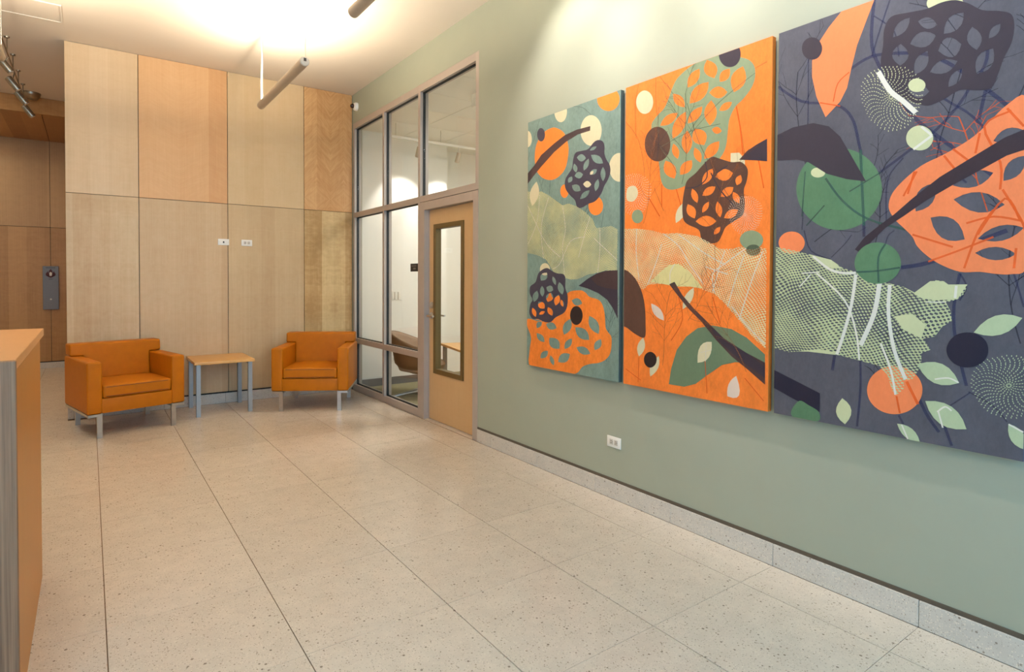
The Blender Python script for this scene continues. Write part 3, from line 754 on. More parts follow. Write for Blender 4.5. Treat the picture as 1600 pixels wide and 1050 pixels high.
# painted shapes, in millimetres from each canvas lower left corner
ART = {
 1: [
  ["s","teald",[[138,1827],[97,1739],[37,1621],[-8,1530]],5],
  ["s","teald",[[498,1825],[584,1799],[667,1731]],4],
  ["s","teald",[[265,1423],[250,1257]],5],
  ["s","teald",[[125,1401],[177,1287]],4],
  ["s","teald",[[392,1230],[392,1159]],4],
  ["s","teald",[[792,1099],[768,988]],5],
  ["s","teald",[[214,1705],[259,1549],[159,1332]],4],
  ["b","cream",[[45,1693],[39,1664],[20,1645],[-7,1641],[-34,1655],[-54,1681],[-61,1714],[-54,1745],[-35,1764],[-8,1767],[19,1753],[38,1726]]],
  ["b","orange",[[318,1719],[403,1666],[446,1577],[446,1496],[413,1411],[337,1366],[258,1359],[167,1390],[99,1459],[81,1559],[106,1651],[181,1711],[254,1728]]],
  ["b","cream",[[432,1806],[423,1771],[400,1750],[367,1748],[334,1765],[309,1798],[299,1837],[308,1872],[332,1893],[366,1895],[398,1877],[423,1844]]],
  ["b","orange",[[916,1771],[904,1737],[870,1717],[822,1719],[772,1741],[735,1778],[721,1820],[734,1855],[771,1874],[820,1871],[868,1848],[903,1811]]],
  ["b","cream",[[764,1608],[752,1561],[717,1531],[669,1527],[620,1550],[582,1594],[568,1648],[581,1697],[618,1726],[667,1728],[715,1704],[751,1660]]],
  ["b","cream",[[999,1334],[988,1291],[959,1263],[918,1257],[876,1275],[845,1313],[833,1360],[844,1403],[875,1431],[916,1436],[958,1417],[987,1379]]],
  ["b","navy",[[198,1695],[192,1672],[176,1657],[153,1655],[131,1666],[114,1688],[107,1714],[113,1737],[130,1752],[152,1753],[175,1742],[191,1721]]],
  ["p","umber",[[-7,1442],[73,1490],[157,1556],[303,1614],[411,1649],[528,1662],[661,1658],[659,1628],[543,1627],[426,1600],[303,1552],[158,1471],[74,1419],[-6,1363]]],
  ["b","orange",[[453,1255],[448,1233],[433,1218],[412,1214],[390,1223],[374,1242],[368,1266],[374,1289],[390,1304],[411,1307],[432,1298],[447,1279]]],
  ["b","orange",[[782,1121],[774,1091],[750,1071],[717,1066],[683,1077],[658,1102],[649,1135],[657,1165],[682,1185],[716,1190],[749,1178],[773,1152]]],
  ["b","navy",[[696,1546],[736,1552],[775,1535],[791,1502],[791,1455],[808,1415],[838,1373],[843,1326],[822,1282],[793,1249],[765,1201],[713,1159],[646,1147],[590,1129],[541,1136],[518,1186],[467,1227],[422,1278],[417,1334],[451,1375],[487,1409],[498,1467],[523,1508],[587,1509],[642,1511]],[[[658,1498],[696,1497],[720,1513],[683,1514]],[[534,1473],[577,1442],[622,1454],[580,1485]],[[670,1467],[708,1415],[779,1394],[742,1444]],[[602,1374],[643,1402],[648,1447],[607,1418]],[[509,1436],[500,1404],[528,1373],[537,1404]],[[513,1351],[561,1331],[595,1351],[548,1371]],[[451,1314],[486,1324],[488,1351],[453,1342]],[[662,1339],[705,1339],[724,1364],[681,1364]],[[600,1284],[635,1259],[672,1273],[637,1298]],[[488,1291],[515,1252],[572,1244],[547,1283]],[[713,1223],[742,1256],[736,1299],[706,1267]],[[569,1188],[628,1200],[658,1236],[600,1225]],[[779,1371],[760,1328],[780,1279],[799,1322]]]],
  ["l","cream",[[662,1339],[687,1340],[692,1358],[667,1356]]],
  ["l","cream",[[597,1285],[635,1257],[674,1272],[637,1300]]],
  ["p","net",[[-13,1311],[92,1292],[160,1290],[242,1253],[307,1214],[392,1164],[453,1171],[533,1144],[619,1097],[688,1042],[722,982],[781,983],[857,986],[909,960],[907,705],[810,704],[705,686],[637,677],[553,648],[480,646],[374,663],[304,694],[255,753],[214,791],[113,826],[-2,846]]],
  ["l","cream",[[105,1370],[27,1294],[55,1194],[132,1270]]],
  ["s","white",[[-5,1211],[77,1094],[213,913],[373,802]],7],
  ["s","white",[[243,1237],[162,1033],[189,797]],7],
  ["s","white",[[392,1164],[424,993],[395,873],[420,668]],7],
  ["s","white",[[667,1063],[620,960],[558,796]],7],
  ["s","white",[[143,1270],[111,1069],[8,912]],7],
  ["s","white",[[620,931],[477,909],[373,761],[295,721]],7],
  ["s","white",[[755,980],[756,828],[738,686]],7],
  ["s","white",[[702,917],[909,767]],7],
  ["b","cream",[[262,719],[255,697],[235,681],[207,675],[179,681],[158,698],[150,720],[157,743],[178,759],[206,764],[234,758],[254,741]]],
  ["b","orange2",[[451,551],[568,573],[624,560],[666,531],[747,514],[786,478],[806,413],[813,338],[833,311],[865,276],[860,192],[828,142],[764,106],[670,85],[601,57],[538,4],[381,-12],[51,-12],[33,107],[50,208],[3,293],[13,349],[168,336],[330,377],[422,454]],[[[493,502],[537,472],[597,485],[554,515]],[[118,284],[166,309],[168,347],[121,322]],[[222,323],[267,289],[339,300],[294,334]],[[416,259],[484,310],[483,375],[415,325]],[[530,320],[571,258],[666,245],[627,306]],[[664,405],[675,333],[752,291],[741,362]],[[115,248],[139,204],[206,189],[183,232]],[[260,225],[282,166],[371,157],[350,215]],[[425,160],[484,192],[496,240],[437,209]],[[543,184],[597,147],[677,154],[624,190]],[[717,182],[769,213],[773,259],[721,229]],[[162,66],[226,86],[245,129],[181,110]],[[272,100],[273,59],[310,31],[309,71]],[[357,62],[442,77],[478,132],[394,118]]]],
  ["b","orange2",[[233,510],[262,553],[301,512],[375,534],[407,453],[330,429],[251,362],[83,353],[48,417],[134,464]]],
  ["b","navy",[[132,690],[190,722],[239,727],[288,705],[343,689],[405,683],[428,653],[428,586],[451,536],[449,465],[415,413],[330,377],[275,340],[210,336],[135,353],[66,352],[27,394],[39,460],[65,494],[33,537],[37,592],[98,626]],[[[162,637],[223,653],[228,695],[167,679]],[[293,668],[294,634],[325,606],[324,640]],[[224,589],[250,559],[300,569],[275,598]],[[362,627],[354,578],[398,540],[406,588]],[[82,478],[129,516],[119,563],[72,525]],[[174,599],[154,558],[180,519],[200,560]],[[241,483],[293,510],[278,551],[226,524]],[[326,460],[368,496],[357,539],[315,504]],[[383,504],[379,475],[407,455],[411,483]],[[133,480],[145,441],[204,434],[193,472]],[[65,434],[64,395],[104,367],[105,406]],[[143,388],[184,392],[209,413],[169,410]],[[242,446],[245,408],[291,386],[288,424]]]],
  ["p","navy2",[[560,603],[651,653],[731,686],[810,702],[912,705],[916,400],[875,463],[824,517],[746,557],[652,585]]],
  ["p","umber",[[678,653],[732,684],[810,702],[912,705],[914,582],[811,592],[732,610]]],
  ["b","black",[[602,404],[594,371],[572,347],[541,336],[510,343],[487,365],[478,397],[486,431],[509,456],[540,465],[571,458],[594,435]]],
 ],
 2: [
  ["s","rust",[[229,1830],[233,1664],[256,1506]],5],
  ["s","rust",[[2,1617],[93,1506],[138,1373],[154,1258]],5],
  ["s","rust",[[238,1849],[326,1738],[467,1607]],5],
  ["s","rust",[[104,1831],[76,1703],[86,1496]],5],
  ["s","rust",[[740,1560],[773,1408],[796,1261]],5],
  ["s","rust",[[225,1182],[295,1043]],5],
  ["s","rust",[[801,1686],[907,1710]],5],
  ["s","red",[[746,1529],[768,1419],[785,1282]],8],
  ["s","red",[[280,1197],[281,1066]],8],
  ["s","red",[[379,1162],[425,1030]],8],
  ["s","red",[[184,1132],[268,1013]],8],
  ["s","red",[[867,1249],[898,1096]],8],
  ["b","cream",[[212,1686],[204,1654],[182,1634],[150,1632],[117,1649],[93,1681],[83,1718],[92,1751],[116,1770],[148,1771],[180,1753],[204,1722]]],
  ["b","sage",[[476,1821],[559,1826],[633,1833],[694,1824],[758,1780],[810,1749],[841,1707],[846,1654],[827,1604],[782,1559],[740,1531],[709,1480],[699,1414],[689,1338],[657,1285],[590,1236],[520,1206],[448,1169],[359,1156],[300,1178],[272,1231],[262,1298],[243,1399],[200,1540],[227,1589],[288,1629],[320,1675],[352,1742],[390,1784]],[[[451,1707],[511,1729],[525,1788],[465,1767]],[[571,1821],[560,1764],[616,1712],[626,1768]],[[650,1683],[696,1691],[706,1735],[659,1727]],[[731,1608],[789,1647],[780,1725],[721,1688]],[[464,1616],[551,1632],[582,1701],[497,1687]],[[587,1643],[643,1603],[694,1618],[640,1658]],[[353,1699],[373,1641],[432,1603],[413,1660]],[[648,1533],[695,1531],[721,1560],[675,1562]],[[265,1537],[342,1539],[386,1583],[311,1581]],[[353,1445],[426,1494],[440,1577],[368,1530]],[[453,1509],[519,1526],[545,1580],[480,1563]],[[599,1600],[562,1543],[593,1468],[629,1525]],[[605,1444],[632,1418],[664,1423],[637,1449]],[[499,1471],[494,1410],[559,1370],[564,1431]],[[450,1471],[418,1413],[448,1341],[480,1400]],[[560,1296],[628,1315],[650,1373],[584,1355]],[[359,1416],[354,1369],[389,1325],[394,1371]],[[500,1368],[500,1321],[537,1280],[538,1327]],[[305,1329],[304,1264],[369,1217],[369,1281]],[[407,1233],[469,1249],[483,1302],[422,1287]]]],
  ["b","umber2",[[338,1417],[327,1370],[294,1339],[248,1334],[201,1355],[165,1399],[152,1453],[164,1502],[199,1532],[246,1536],[292,1512],[325,1469]]],
  ["b","navy2",[[766,1791],[759,1760],[737,1742],[706,1743],[674,1761],[650,1794],[641,1831],[649,1863],[672,1880],[704,1879],[735,1859],[758,1827]]],
  ["s","saged",[[254,1648],[256,1441],[344,1317],[384,1247]],5],
  ["s","saged",[[448,1622],[518,1411],[625,1211],[747,1019]],5],
  ["s","saged",[[655,1463],[469,1462],[277,1415]],4],
  ["s","saged",[[846,1673],[729,1620],[609,1553],[445,1425]],4],
  ["s","umber",[[255,1528],[253,1419],[244,1344]],9],
  ["s","umber",[[195,1397],[252,1436],[316,1494]],5],
  ["s","umber",[[194,1497],[252,1436],[324,1363]],5],
  ["u","white",[[68,1168],[201,1152],[66,1292]]],
  ["b","cream",[[22,1208],[82,1212],[104,1163],[68,1122],[15,1139]]],
  ["b","sage",[[145,1023],[140,1004],[124,990],[102,986],[80,993],[63,1010],[57,1031],[63,1051],[79,1065],[101,1068],[123,1061],[139,1044]]],
  ["l","cream",[[381,965],[440,1011],[446,1081],[388,1036]]],
  ["p","cream",[[717,1299],[765,1293],[796,1256],[797,1218],[744,1236],[717,1250]]],
  ["b","umber2",[[555,1267],[606,1298],[657,1280],[723,1252],[776,1244],[812,1202],[808,1145],[793,1100],[799,1033],[790,976],[748,951],[695,921],[673,882],[646,844],[584,842],[548,870],[530,918],[457,954],[428,992],[424,1072],[436,1145],[454,1195],[508,1228]],[[[550,1159],[601,1185],[615,1237],[564,1211]],[[630,1190],[689,1165],[732,1195],[675,1220]],[[754,1129],[779,1147],[774,1179],[749,1161]],[[551,1100],[603,1103],[631,1138],[580,1136]],[[662,1082],[712,1085],[735,1122],[686,1119]],[[487,1146],[486,1102],[520,1064],[520,1108]],[[459,1064],[459,1015],[505,981],[505,1030]],[[552,1008],[584,1028],[592,1063],[560,1043]],[[643,1059],[636,1015],[661,973],[669,1017]],[[733,1098],[737,1061],[768,1036],[765,1072]],[[683,968],[734,969],[763,1003],[713,1003]],[[511,965],[577,935],[639,955],[576,986]],[[626,886],[654,897],[662,924],[634,912]]]],
  ["s","navy2",[[566,1280],[579,1197],[521,1154],[442,1154]],8],
  ["s","navy2",[[602,1214],[659,1117],[747,1019]],8],
  ["s","navy2",[[701,1238],[636,1209]],8],
  ["u","white",[[800,975],[890,967],[799,1071]]],
  ["p","navy2",[[765,1257],[806,1293],[856,1316],[912,1335],[914,1225],[847,1241]]],
  ["p","net2",[[-15,960],[100,954],[214,935],[296,911],[401,908],[524,883],[595,847],[663,808],[729,806],[802,817],[853,815],[917,798],[919,307],[859,353],[807,406],[755,461],[689,526],[633,570],[540,598],[479,608],[392,607],[287,622],[190,616],[148,582],[88,632],[-12,696]]],
  ["p","cream2",[[204,633],[272,688],[338,730],[403,735],[478,686],[527,634],[563,599],[479,608],[392,607],[287,622]]],
  ["s","white",[[97,952],[94,815],[118,644]],9],
  ["s","white",[[284,852],[244,743],[183,616]],9],
  ["s","white",[[296,911],[402,835],[478,728],[563,624]],9],
  ["s","white",[[401,899],[573,787],[697,723]],9],
  ["s","white",[[691,797],[664,724],[621,584]],9],
  ["s","white",[[812,807],[697,733],[620,675],[633,575]],9],
  ["s","white",[[802,779],[752,645],[711,507]],9],
  ["s","white",[[897,785],[835,626],[776,442]],9],
  ["s","white",[[377,735],[346,687],[346,623]],9],
  ["s","white",[[733,508],[818,416],[913,330]],9],
  ["s","white",[[574,716],[709,674]],9],
  ["b","sage",[[899,842],[891,819],[869,803],[838,798],[806,806],[783,825],[774,849],[782,872],[805,888],[837,893],[868,884],[890,866]]],
  ["b","saged",[[886,793],[881,779],[867,769],[848,766],[829,770],[815,781],[809,796],[814,810],[828,819],[848,822],[867,818],[880,807]]],
  ["b","umber2",[[-12,702],[73,667],[133,587],[163,497],[171,385],[165,300],[92,316],[32,347],[-31,384],[-48,560]]],
  ["l","white",[[212,505],[236,442],[305,410],[282,471]]],
  ["l","cream",[[123,182],[167,238],[154,299],[110,243]]],
  ["l","cream",[[210,72],[268,132],[271,201],[214,143]]],
  ["l","cream",[[434,481],[492,533],[504,603],[446,552]]],
  ["p","sage2",[[344,47],[359,138],[396,249],[458,329],[531,382],[624,403],[734,391],[818,354],[916,279],[917,200],[820,225],[758,223],[682,199],[593,132],[523,76],[449,49]]],
  ["p","umber",[[340,620],[376,634],[430,560],[505,489],[601,412],[692,339],[799,285],[917,239],[918,131],[821,197],[736,250],[647,325],[554,419],[469,487],[392,564]]],
  ["p","navy2",[[601,412],[692,339],[819,277],[917,218],[918,163],[820,216],[736,269],[647,335]]],
  ["b","black",[[256,178],[250,154],[233,135],[210,125],[186,129],[168,144],[161,167],[167,191],[185,210],[209,219],[232,215],[250,200]]],
  ["l","cream",[[533,193],[603,230],[619,315],[550,286]]],
  ["l","white",[[715,40],[781,56],[764,153],[722,105]]],
  ["s","white",[[550,250],[620,272]],5],
  ["s","white",[[585,309],[582,202]],5],
  ["s","red",[[123,176],[118,26]],6],
  ["s","red",[[580,207],[594,35]],6],
  ["s","red",[[811,148],[912,50]],6],
  ["s","red",[[405,549],[432,422],[357,299]],6],
  ["s","red",[[622,554],[668,416]],6],
  ["s","red",[[19,94],[139,41]],6],
 ],
 3: [
  ["s","indigo",[[317,1560],[405,1591],[521,1568],[614,1530],[708,1445],[811,1325],[896,1215]],16],
  ["s","indigo",[[410,1825],[404,1638],[457,1491],[556,1309],[648,1201],[748,1097],[815,1028]],16],
  ["s","indigo",[[757,1406],[710,1317],[633,1230],[535,1160],[446,1100],[325,1031]],13],
  ["s","indigo",[[0,1572],[114,1474],[263,1422],[329,1352],[357,1249],[377,1111],[386,831]],14],
  ["s","indigo",[[600,1414],[675,1334],[745,1266],[813,1160],[834,1074]],10],
  ["s","indigo",[[470,882],[472,1059],[527,1143]],7],
  ["s","indigo",[[141,1724],[142,1312],[123,878]],7],
  ["s","indigo",[[469,1802],[437,1702],[405,1591]],8],
  ["s","indigo",[[739,1662],[781,1564],[789,1462],[757,1389]],13],
  ["s","indigo",[[633,1213],[671,1101],[736,1014]],8],
  ["s","indigo",[[787,1347],[769,1244]],14],
  ["s","indigo",[[411,1758],[487,1666],[505,1559]],6],
  ["s","indigo",[[279,345],[266,243]],16],
  ["s","indigo",[[378,335],[382,180],[371,12]],11],
  ["s","indigo",[[721,672],[705,551],[711,422],[748,246]],13],
  ["s","indigo",[[526,697],[626,717],[753,782],[857,826]],20],
  ["s","indigo",[[573,228],[621,118],[665,52]],14],
  ["s","indigo",[[680,86],[706,8]],12],
  ["s","indigo",[[759,222],[686,149]],6],
  ["s","indigo",[[721,672],[742,621],[722,569]],7],
  ["s","indigo",[[755,225],[829,183],[868,133]],6],
  ["s","indigo",[[527,91],[544,58]],10],
  ["s","indigo",[[878,671],[907,551]],7],
  ["s","indigo",[[133,875],[165,780],[254,736]],7],
  ["s","indigo",[[254,746],[310,804],[337,842]],5],
  ["s","indigo",[[460,740],[475,824],[500,850]],6],
  ["p","coral",[[412,1828],[385,1758],[347,1657],[326,1567],[309,1484],[282,1432],[221,1377],[180,1478],[159,1575],[158,1647],[186,1720],[229,1775],[285,1829],[349,1844]]],
  ["s","red",[[317,1550],[271,1514],[253,1439]],6],
  ["s","red",[[195,1448],[282,1412]],6],
  ["b","navy3",[[202,1690],[196,1666],[180,1652],[157,1653],[134,1667],[117,1691],[111,1719],[116,1743],[133,1756],[156,1755],[179,1741],[195,1717]]],
  ["b","cream3",[[716,1692],[709,1676],[688,1670],[659,1676],[629,1692],[606,1715],[598,1738],[606,1755],[628,1760],[658,1754],[687,1737],[708,1714]]],
  ["b","navy3",[[450,1688],[474,1731],[534,1726],[596,1717],[647,1723],[690,1715],[732,1686],[773,1646],[825,1623],[857,1598],[865,1551],[858,1497],[837,1447],[822,1395],[804,1351],[764,1353],[710,1368],[660,1346],[609,1334],[563,1357],[507,1403],[474,1458],[440,1542],[447,1624]],[[[483,1644],[525,1658],[541,1703],[500,1690]],[[570,1678],[600,1641],[634,1641],[605,1678]],[[656,1599],[702,1608],[717,1658],[673,1650]],[[544,1597],[596,1572],[631,1603],[580,1628]],[[744,1595],[732,1551],[759,1504],[770,1547]],[[794,1535],[818,1546],[826,1577],[802,1566]],[[639,1539],[685,1505],[712,1541],[668,1576]],[[511,1608],[484,1573],[510,1520],[536,1555]],[[563,1470],[600,1495],[604,1550],[567,1525]],[[760,1415],[801,1435],[807,1494],[765,1475]],[[613,1464],[665,1450],[701,1481],[650,1496]],[[674,1390],[706,1406],[717,1447],[685,1431]],[[541,1413],[576,1376],[612,1389],[577,1425]]]],
  ["b","cream3",[[599,1417],[595,1404],[585,1397],[570,1398],[555,1405],[544,1418],[540,1433],[544,1445],[555,1452],[569,1452],[584,1444],[595,1431]]],
  ["u","cream3",[[479,1401],[590,1373],[477,1533]]],
  ["s","white3",[[431,1519],[474,1430],[524,1372],[568,1316]],22],
  ["b","cream3",[[628,1203],[622,1180],[606,1165],[583,1163],[560,1174],[542,1195],[536,1221],[542,1245],[559,1260],[582,1262],[604,1250],[621,1229]]],
  ["s","white3",[[562,1171],[624,1214]],12],
  ["s","white3",[[588,1256],[624,1214]],10],
  ["b","green3",[[452,1026],[431,943],[372,884],[285,866],[193,898],[122,973],[94,1072],[119,1163],[189,1221],[280,1229],[367,1189],[429,1115]]],
  ["b","cream3",[[223,1129],[219,1118],[208,1112],[192,1111],[176,1116],[164,1126],[160,1138],[164,1149],[176,1156],[192,1156],[207,1151],[219,1141]]],
  ["s","green3d",[[367,1204],[385,879]],13],
  ["s","green3d",[[225,1103],[298,994],[398,907],[548,848]],11],
  ["s","green3d",[[446,1096],[325,1031]],7],
  ["s","green3d",[[134,1147],[122,941]],7],
  ["s","green3d",[[222,982],[143,897]],7],
  ["p","navy3",[[-4,1341],[74,1363],[167,1363],[236,1333],[284,1278],[331,1186],[391,1066],[315,1086],[229,1123],[149,1187],[97,1208],[-3,1220]]],
  ["b","coral2",[[901,1297],[849,1278],[806,1235],[767,1194],[720,1161],[657,1130],[590,1101],[529,1051],[489,1001],[478,947],[499,898],[532,859],[564,820],[580,783],[611,746],[656,709],[721,678],[782,677],[828,669],[872,668],[911,688],[929,838],[924,1154]],[[[813,1156],[864,1141],[900,1175],[851,1190]],[[694,1009],[763,999],[815,1040],[749,1051]],[[844,1006],[888,1029],[902,1087],[858,1065]],[[574,921],[627,954],[636,1026],[583,994]],[[697,955],[773,903],[849,919],[777,969]],[[624,892],[664,815],[734,800],[696,875]],[[773,801],[844,793],[903,832],[835,841]],[[766,748],[826,722],[884,740],[826,765]]]],
  ["s","red",[[862,1255],[786,1215],[834,1074],[835,976]],9],
  ["s","red",[[692,1149],[748,1088]],9],
  ["s","red",[[664,1128],[700,1070]],9],
  ["s","red",[[897,1191],[850,1266]],9],
  ["s","red",[[575,1081],[530,987]],9],
  ["s","red",[[773,816],[849,942],[893,857]],9],
  ["s","red",[[734,691],[773,825],[817,904]],9],
  ["s","red",[[619,719],[719,760],[819,805]],9],
  ["s","red",[[842,975],[893,865],[906,824]],9],
  ["s","red",[[738,861],[818,879],[899,856]],9],
  ["s","red",[[564,829],[698,773]],9],
  ["s","red",[[773,1193],[761,1120]],9],
  ["s","red",[[567,1082],[545,994]],9],
  ["s","red",[[883,761],[878,689]],9],
  ["p","umber3",[[903,1182],[845,1162],[748,1105],[651,1047],[561,974],[499,917],[433,866],[390,830],[351,778],[374,762],[404,796],[467,863],[531,905],[607,960],[694,1011],[782,1058],[852,1096],[904,1109]]],
  ["b","coral",[[137,818],[129,792],[107,774],[77,768],[45,776],[22,796],[13,824],[21,850],[44,869],[75,874],[106,865],[128,844]]],
  ["b","coral",[[608,208],[596,158],[562,116],[513,93],[462,97],[423,127],[408,176],[421,230],[459,272],[510,292],[559,285],[595,254]]],
  ["s","red",[[553,234],[593,149]],13],
  ["s","red",[[518,169],[531,101]],9],
  ["p","net3",[[-6,806],[71,789],[175,759],[254,736],[302,700],[357,680],[410,651],[487,632],[535,619],[575,596],[613,628],[642,646],[671,642],[686,629],[745,630],[736,595],[715,573],[680,559],[695,525],[699,490],[667,462],[646,425],[608,413],[632,371],[602,354],[603,305],[573,246],[541,237],[546,205],[518,173],[502,189],[484,252],[450,286],[372,300],[279,315],[161,318],[67,303],[-4,317]]],
  ["p","cream3",[[155,765],[254,736],[302,695],[245,701]]],
  ["p","cream3",[[535,619],[575,596],[627,642],[671,642],[686,629],[745,630],[715,573],[643,567],[598,574]]],
  ["p","cream3",[[505,497],[569,510],[615,468],[601,413],[538,444]]],
  ["p","cream3",[[99,309],[211,330],[279,325],[279,313],[161,315]]],
  ["s","white3",[[175,754],[245,696],[302,677],[357,677]],13],
  ["s","white3",[[357,670],[341,538],[311,408],[284,315]],16],
  ["s","white3",[[192,676],[313,557],[361,421],[376,301]],9],
  ["s","white3",[[449,632],[430,503],[380,365]],22],
  ["s","white3",[[487,627],[484,506],[507,358],[549,243]],17],
  ["s","white3",[[457,381],[496,273],[514,174]],10],
  ["s","white3",[[116,614],[166,671]],6],
  ["s","white3",[[711,625],[708,577]],11],
  ["s","white3",[[125,677],[206,681]],6],
  ["s","white3",[[614,559],[680,561]],4],
  ["b","green3",[[526,715],[515,673],[485,642],[442,630],[398,641],[364,674],[351,719],[363,763],[396,795],[440,804],[483,790],[514,758]]],
  ["s","green3d",[[445,636],[443,741],[468,796]],9],
  ["s","green3d",[[357,680],[436,684],[522,697]],9],
  ["p","black3",[[-2,210],[101,173],[215,131],[215,45],[102,83],[-1,122]]],
  ["b","green3",[[87,32],[123,81],[165,68],[211,45],[210,4],[135,-1],[91,1]]],
  ["l","cream3",[[310,125],[285,59],[323,12],[348,78]]],
  ["l","leaf3",[[589,309],[646,242],[726,254],[672,320]]],
  ["l","leaf3",[[618,166],[667,86],[751,82],[704,159]]],
  ["l","leaf3",[[522,56],[552,7],[603,-3],[575,46]]],
  ["l","leaf3",[[767,450],[846,448],[904,512],[829,516]]],
  ["l","leaf3",[[872,128],[881,68],[922,44],[912,103]]],
  ["s","white3",[[648,257],[692,268],[724,255]],7],
  ["s","white3",[[661,135],[677,72]],7],
  ["s","white3",[[658,130],[683,155],[704,143]],7],
  ["s","white3",[[538,56],[561,1]],7],
  ["s","white3",[[873,126],[913,106]],7],
  ["b","black3",[[811,389],[804,355],[782,329],[750,316],[718,321],[694,343],[684,376],[693,411],[716,438],[748,449],[780,443],[803,421]]],
  ["u","leaf3",[[871,266],[978,282],[869,378]]],
 ],
}
M_teal_side = plain('teal_canvas_edge', (70, 86, 84), 0.7, noise=0.1)
M_orange_side = plain('orange_canvas_edge', (206, 112, 32), 0.7, noise=0.08)
M_slate_side = plain('slate_canvas_edge', (66, 76, 110), 0.7, noise=0.08)
# ------------------------------------------------------------------ the three paintings
def paint(name, rgb, alpha=1.0, mott=0.10, scale=9.0):
    N = NT('paint_' + name)
    c = lin(rgb)
    tc = N.n('ShaderNodeTexCoord')
    mp = N.n('ShaderNodeMapping'); mp.inputs['Scale'].default_value = (1, 1.0, 0.55); N.l(tc.outputs['Object'], mp.inputs[0])
    nz = N.n('ShaderNodeTexNoise', i_Scale=scale, i_Detail=7.0, i_Roughness=0.7); N.l(mp.outputs[0], nz.inputs['Vector'])
    N.l(N.ramp(nz.outputs[0], [(0.3, tuple(v * (1 - mott) for v in c[:3]) + (1,)), (0.7, tuple(min(1, v * (1 + mott * 1.3) + mott * 0.01) for v in c[:3]) + (1,))]), N.b.inputs['Base Color'])
    base = N.b.inputs['Base Color'].links[0].from_socket
    n4 = N.n('ShaderNodeTexNoise', i_Scale=60.0, i_Detail=5.0, i_Roughness=0.8); N.l(mp.outputs[0], n4.inputs['Vector'])
    N.l(N.mix(0.35, base, N.ramp(n4.outputs[0], [(0.35, tuple(v * (1 - 1.6 * mott) for v in c[:3]) + (1,)), (0.65, tuple(min(1, v * (1 + 1.6 * mott)) for v in c[:3]) + (1,))])), N.b.inputs['Base Color'])
    N.b.inputs['Roughness'].default_value = 0.5
    N.b.inputs['Specular IOR Level'].default_value = 0.25
    N.b.inputs['Alpha'].default_value = alpha
    return N.m

def net_paint(name, rgb, pitch_s, pitch_t, thr):
    N = NT('paint_' + name)
    tc = N.n('ShaderNodeTexCoord')
    nz = N.n('ShaderNodeTexNoise', i_Scale=3.2, i_Detail=2.0); N.l(tc.outputs['Object'], nz.inputs['Vector'])
    off = N.n('ShaderNodeVectorMath', operation='SCALE'); off.inputs['Scale'].default_value = 0.10
    N.l(nz.outputs['Color'], off.inputs[0])
    add = N.n('ShaderNodeVectorMath', operation='ADD'); N.l(tc.outputs['Object'], add.inputs[0]); N.l(off.outputs[0], add.inputs[1])
    sp = N.n('ShaderNodeSeparateXYZ'); N.l(add.outputs[0], sp.inputs[0])
    s_, t_ = sp.outputs[1], sp.outputs[2]
    a = N.math('SINE', N.math('MULTIPLY', N.math('MULTIPLY_ADD', t_, 0.5, s_), 2 * math.pi / pitch_s))
    b = N.math('SINE', N.math('MULTIPLY', N.math('MULTIPLY_ADD', s_, -0.28, t_), 2 * math.pi / pitch_t))
    n2 = N.n('ShaderNodeTexNoise', i_Scale=5.0, i_Detail=3.0); N.l(tc.outputs['Object'], n2.inputs['Vector'])
    th = N.math('MULTIPLY_ADD', N.math('SUBTRACT', n2.outputs[0], 0.5), 1.6, thr)
    hole = N.math('GREATER_THAN', N.math('MULTIPLY', a, b), th)
    N.l(N.math('SUBTRACT', 1.0, hole), N.b.inputs['Alpha'])
    n3 = N.n('ShaderNodeTexNoise', i_Scale=14.0, i_Detail=4.0); N.l(tc.outputs['Object'], n3.inputs['Vector'])
    c = lin(rgb)
    N.l(N.ramp(n3.outputs[0], [(0.3, tuple(v * 0.88 for v in c[:3]) + (1,)), (0.7, tuple(min(1, v * 1.1) for v in c[:3]) + (1,))]), N.b.inputs['Base Color'])
    N.b.inputs['Roughness'].default_value = 0.55
    return N.m

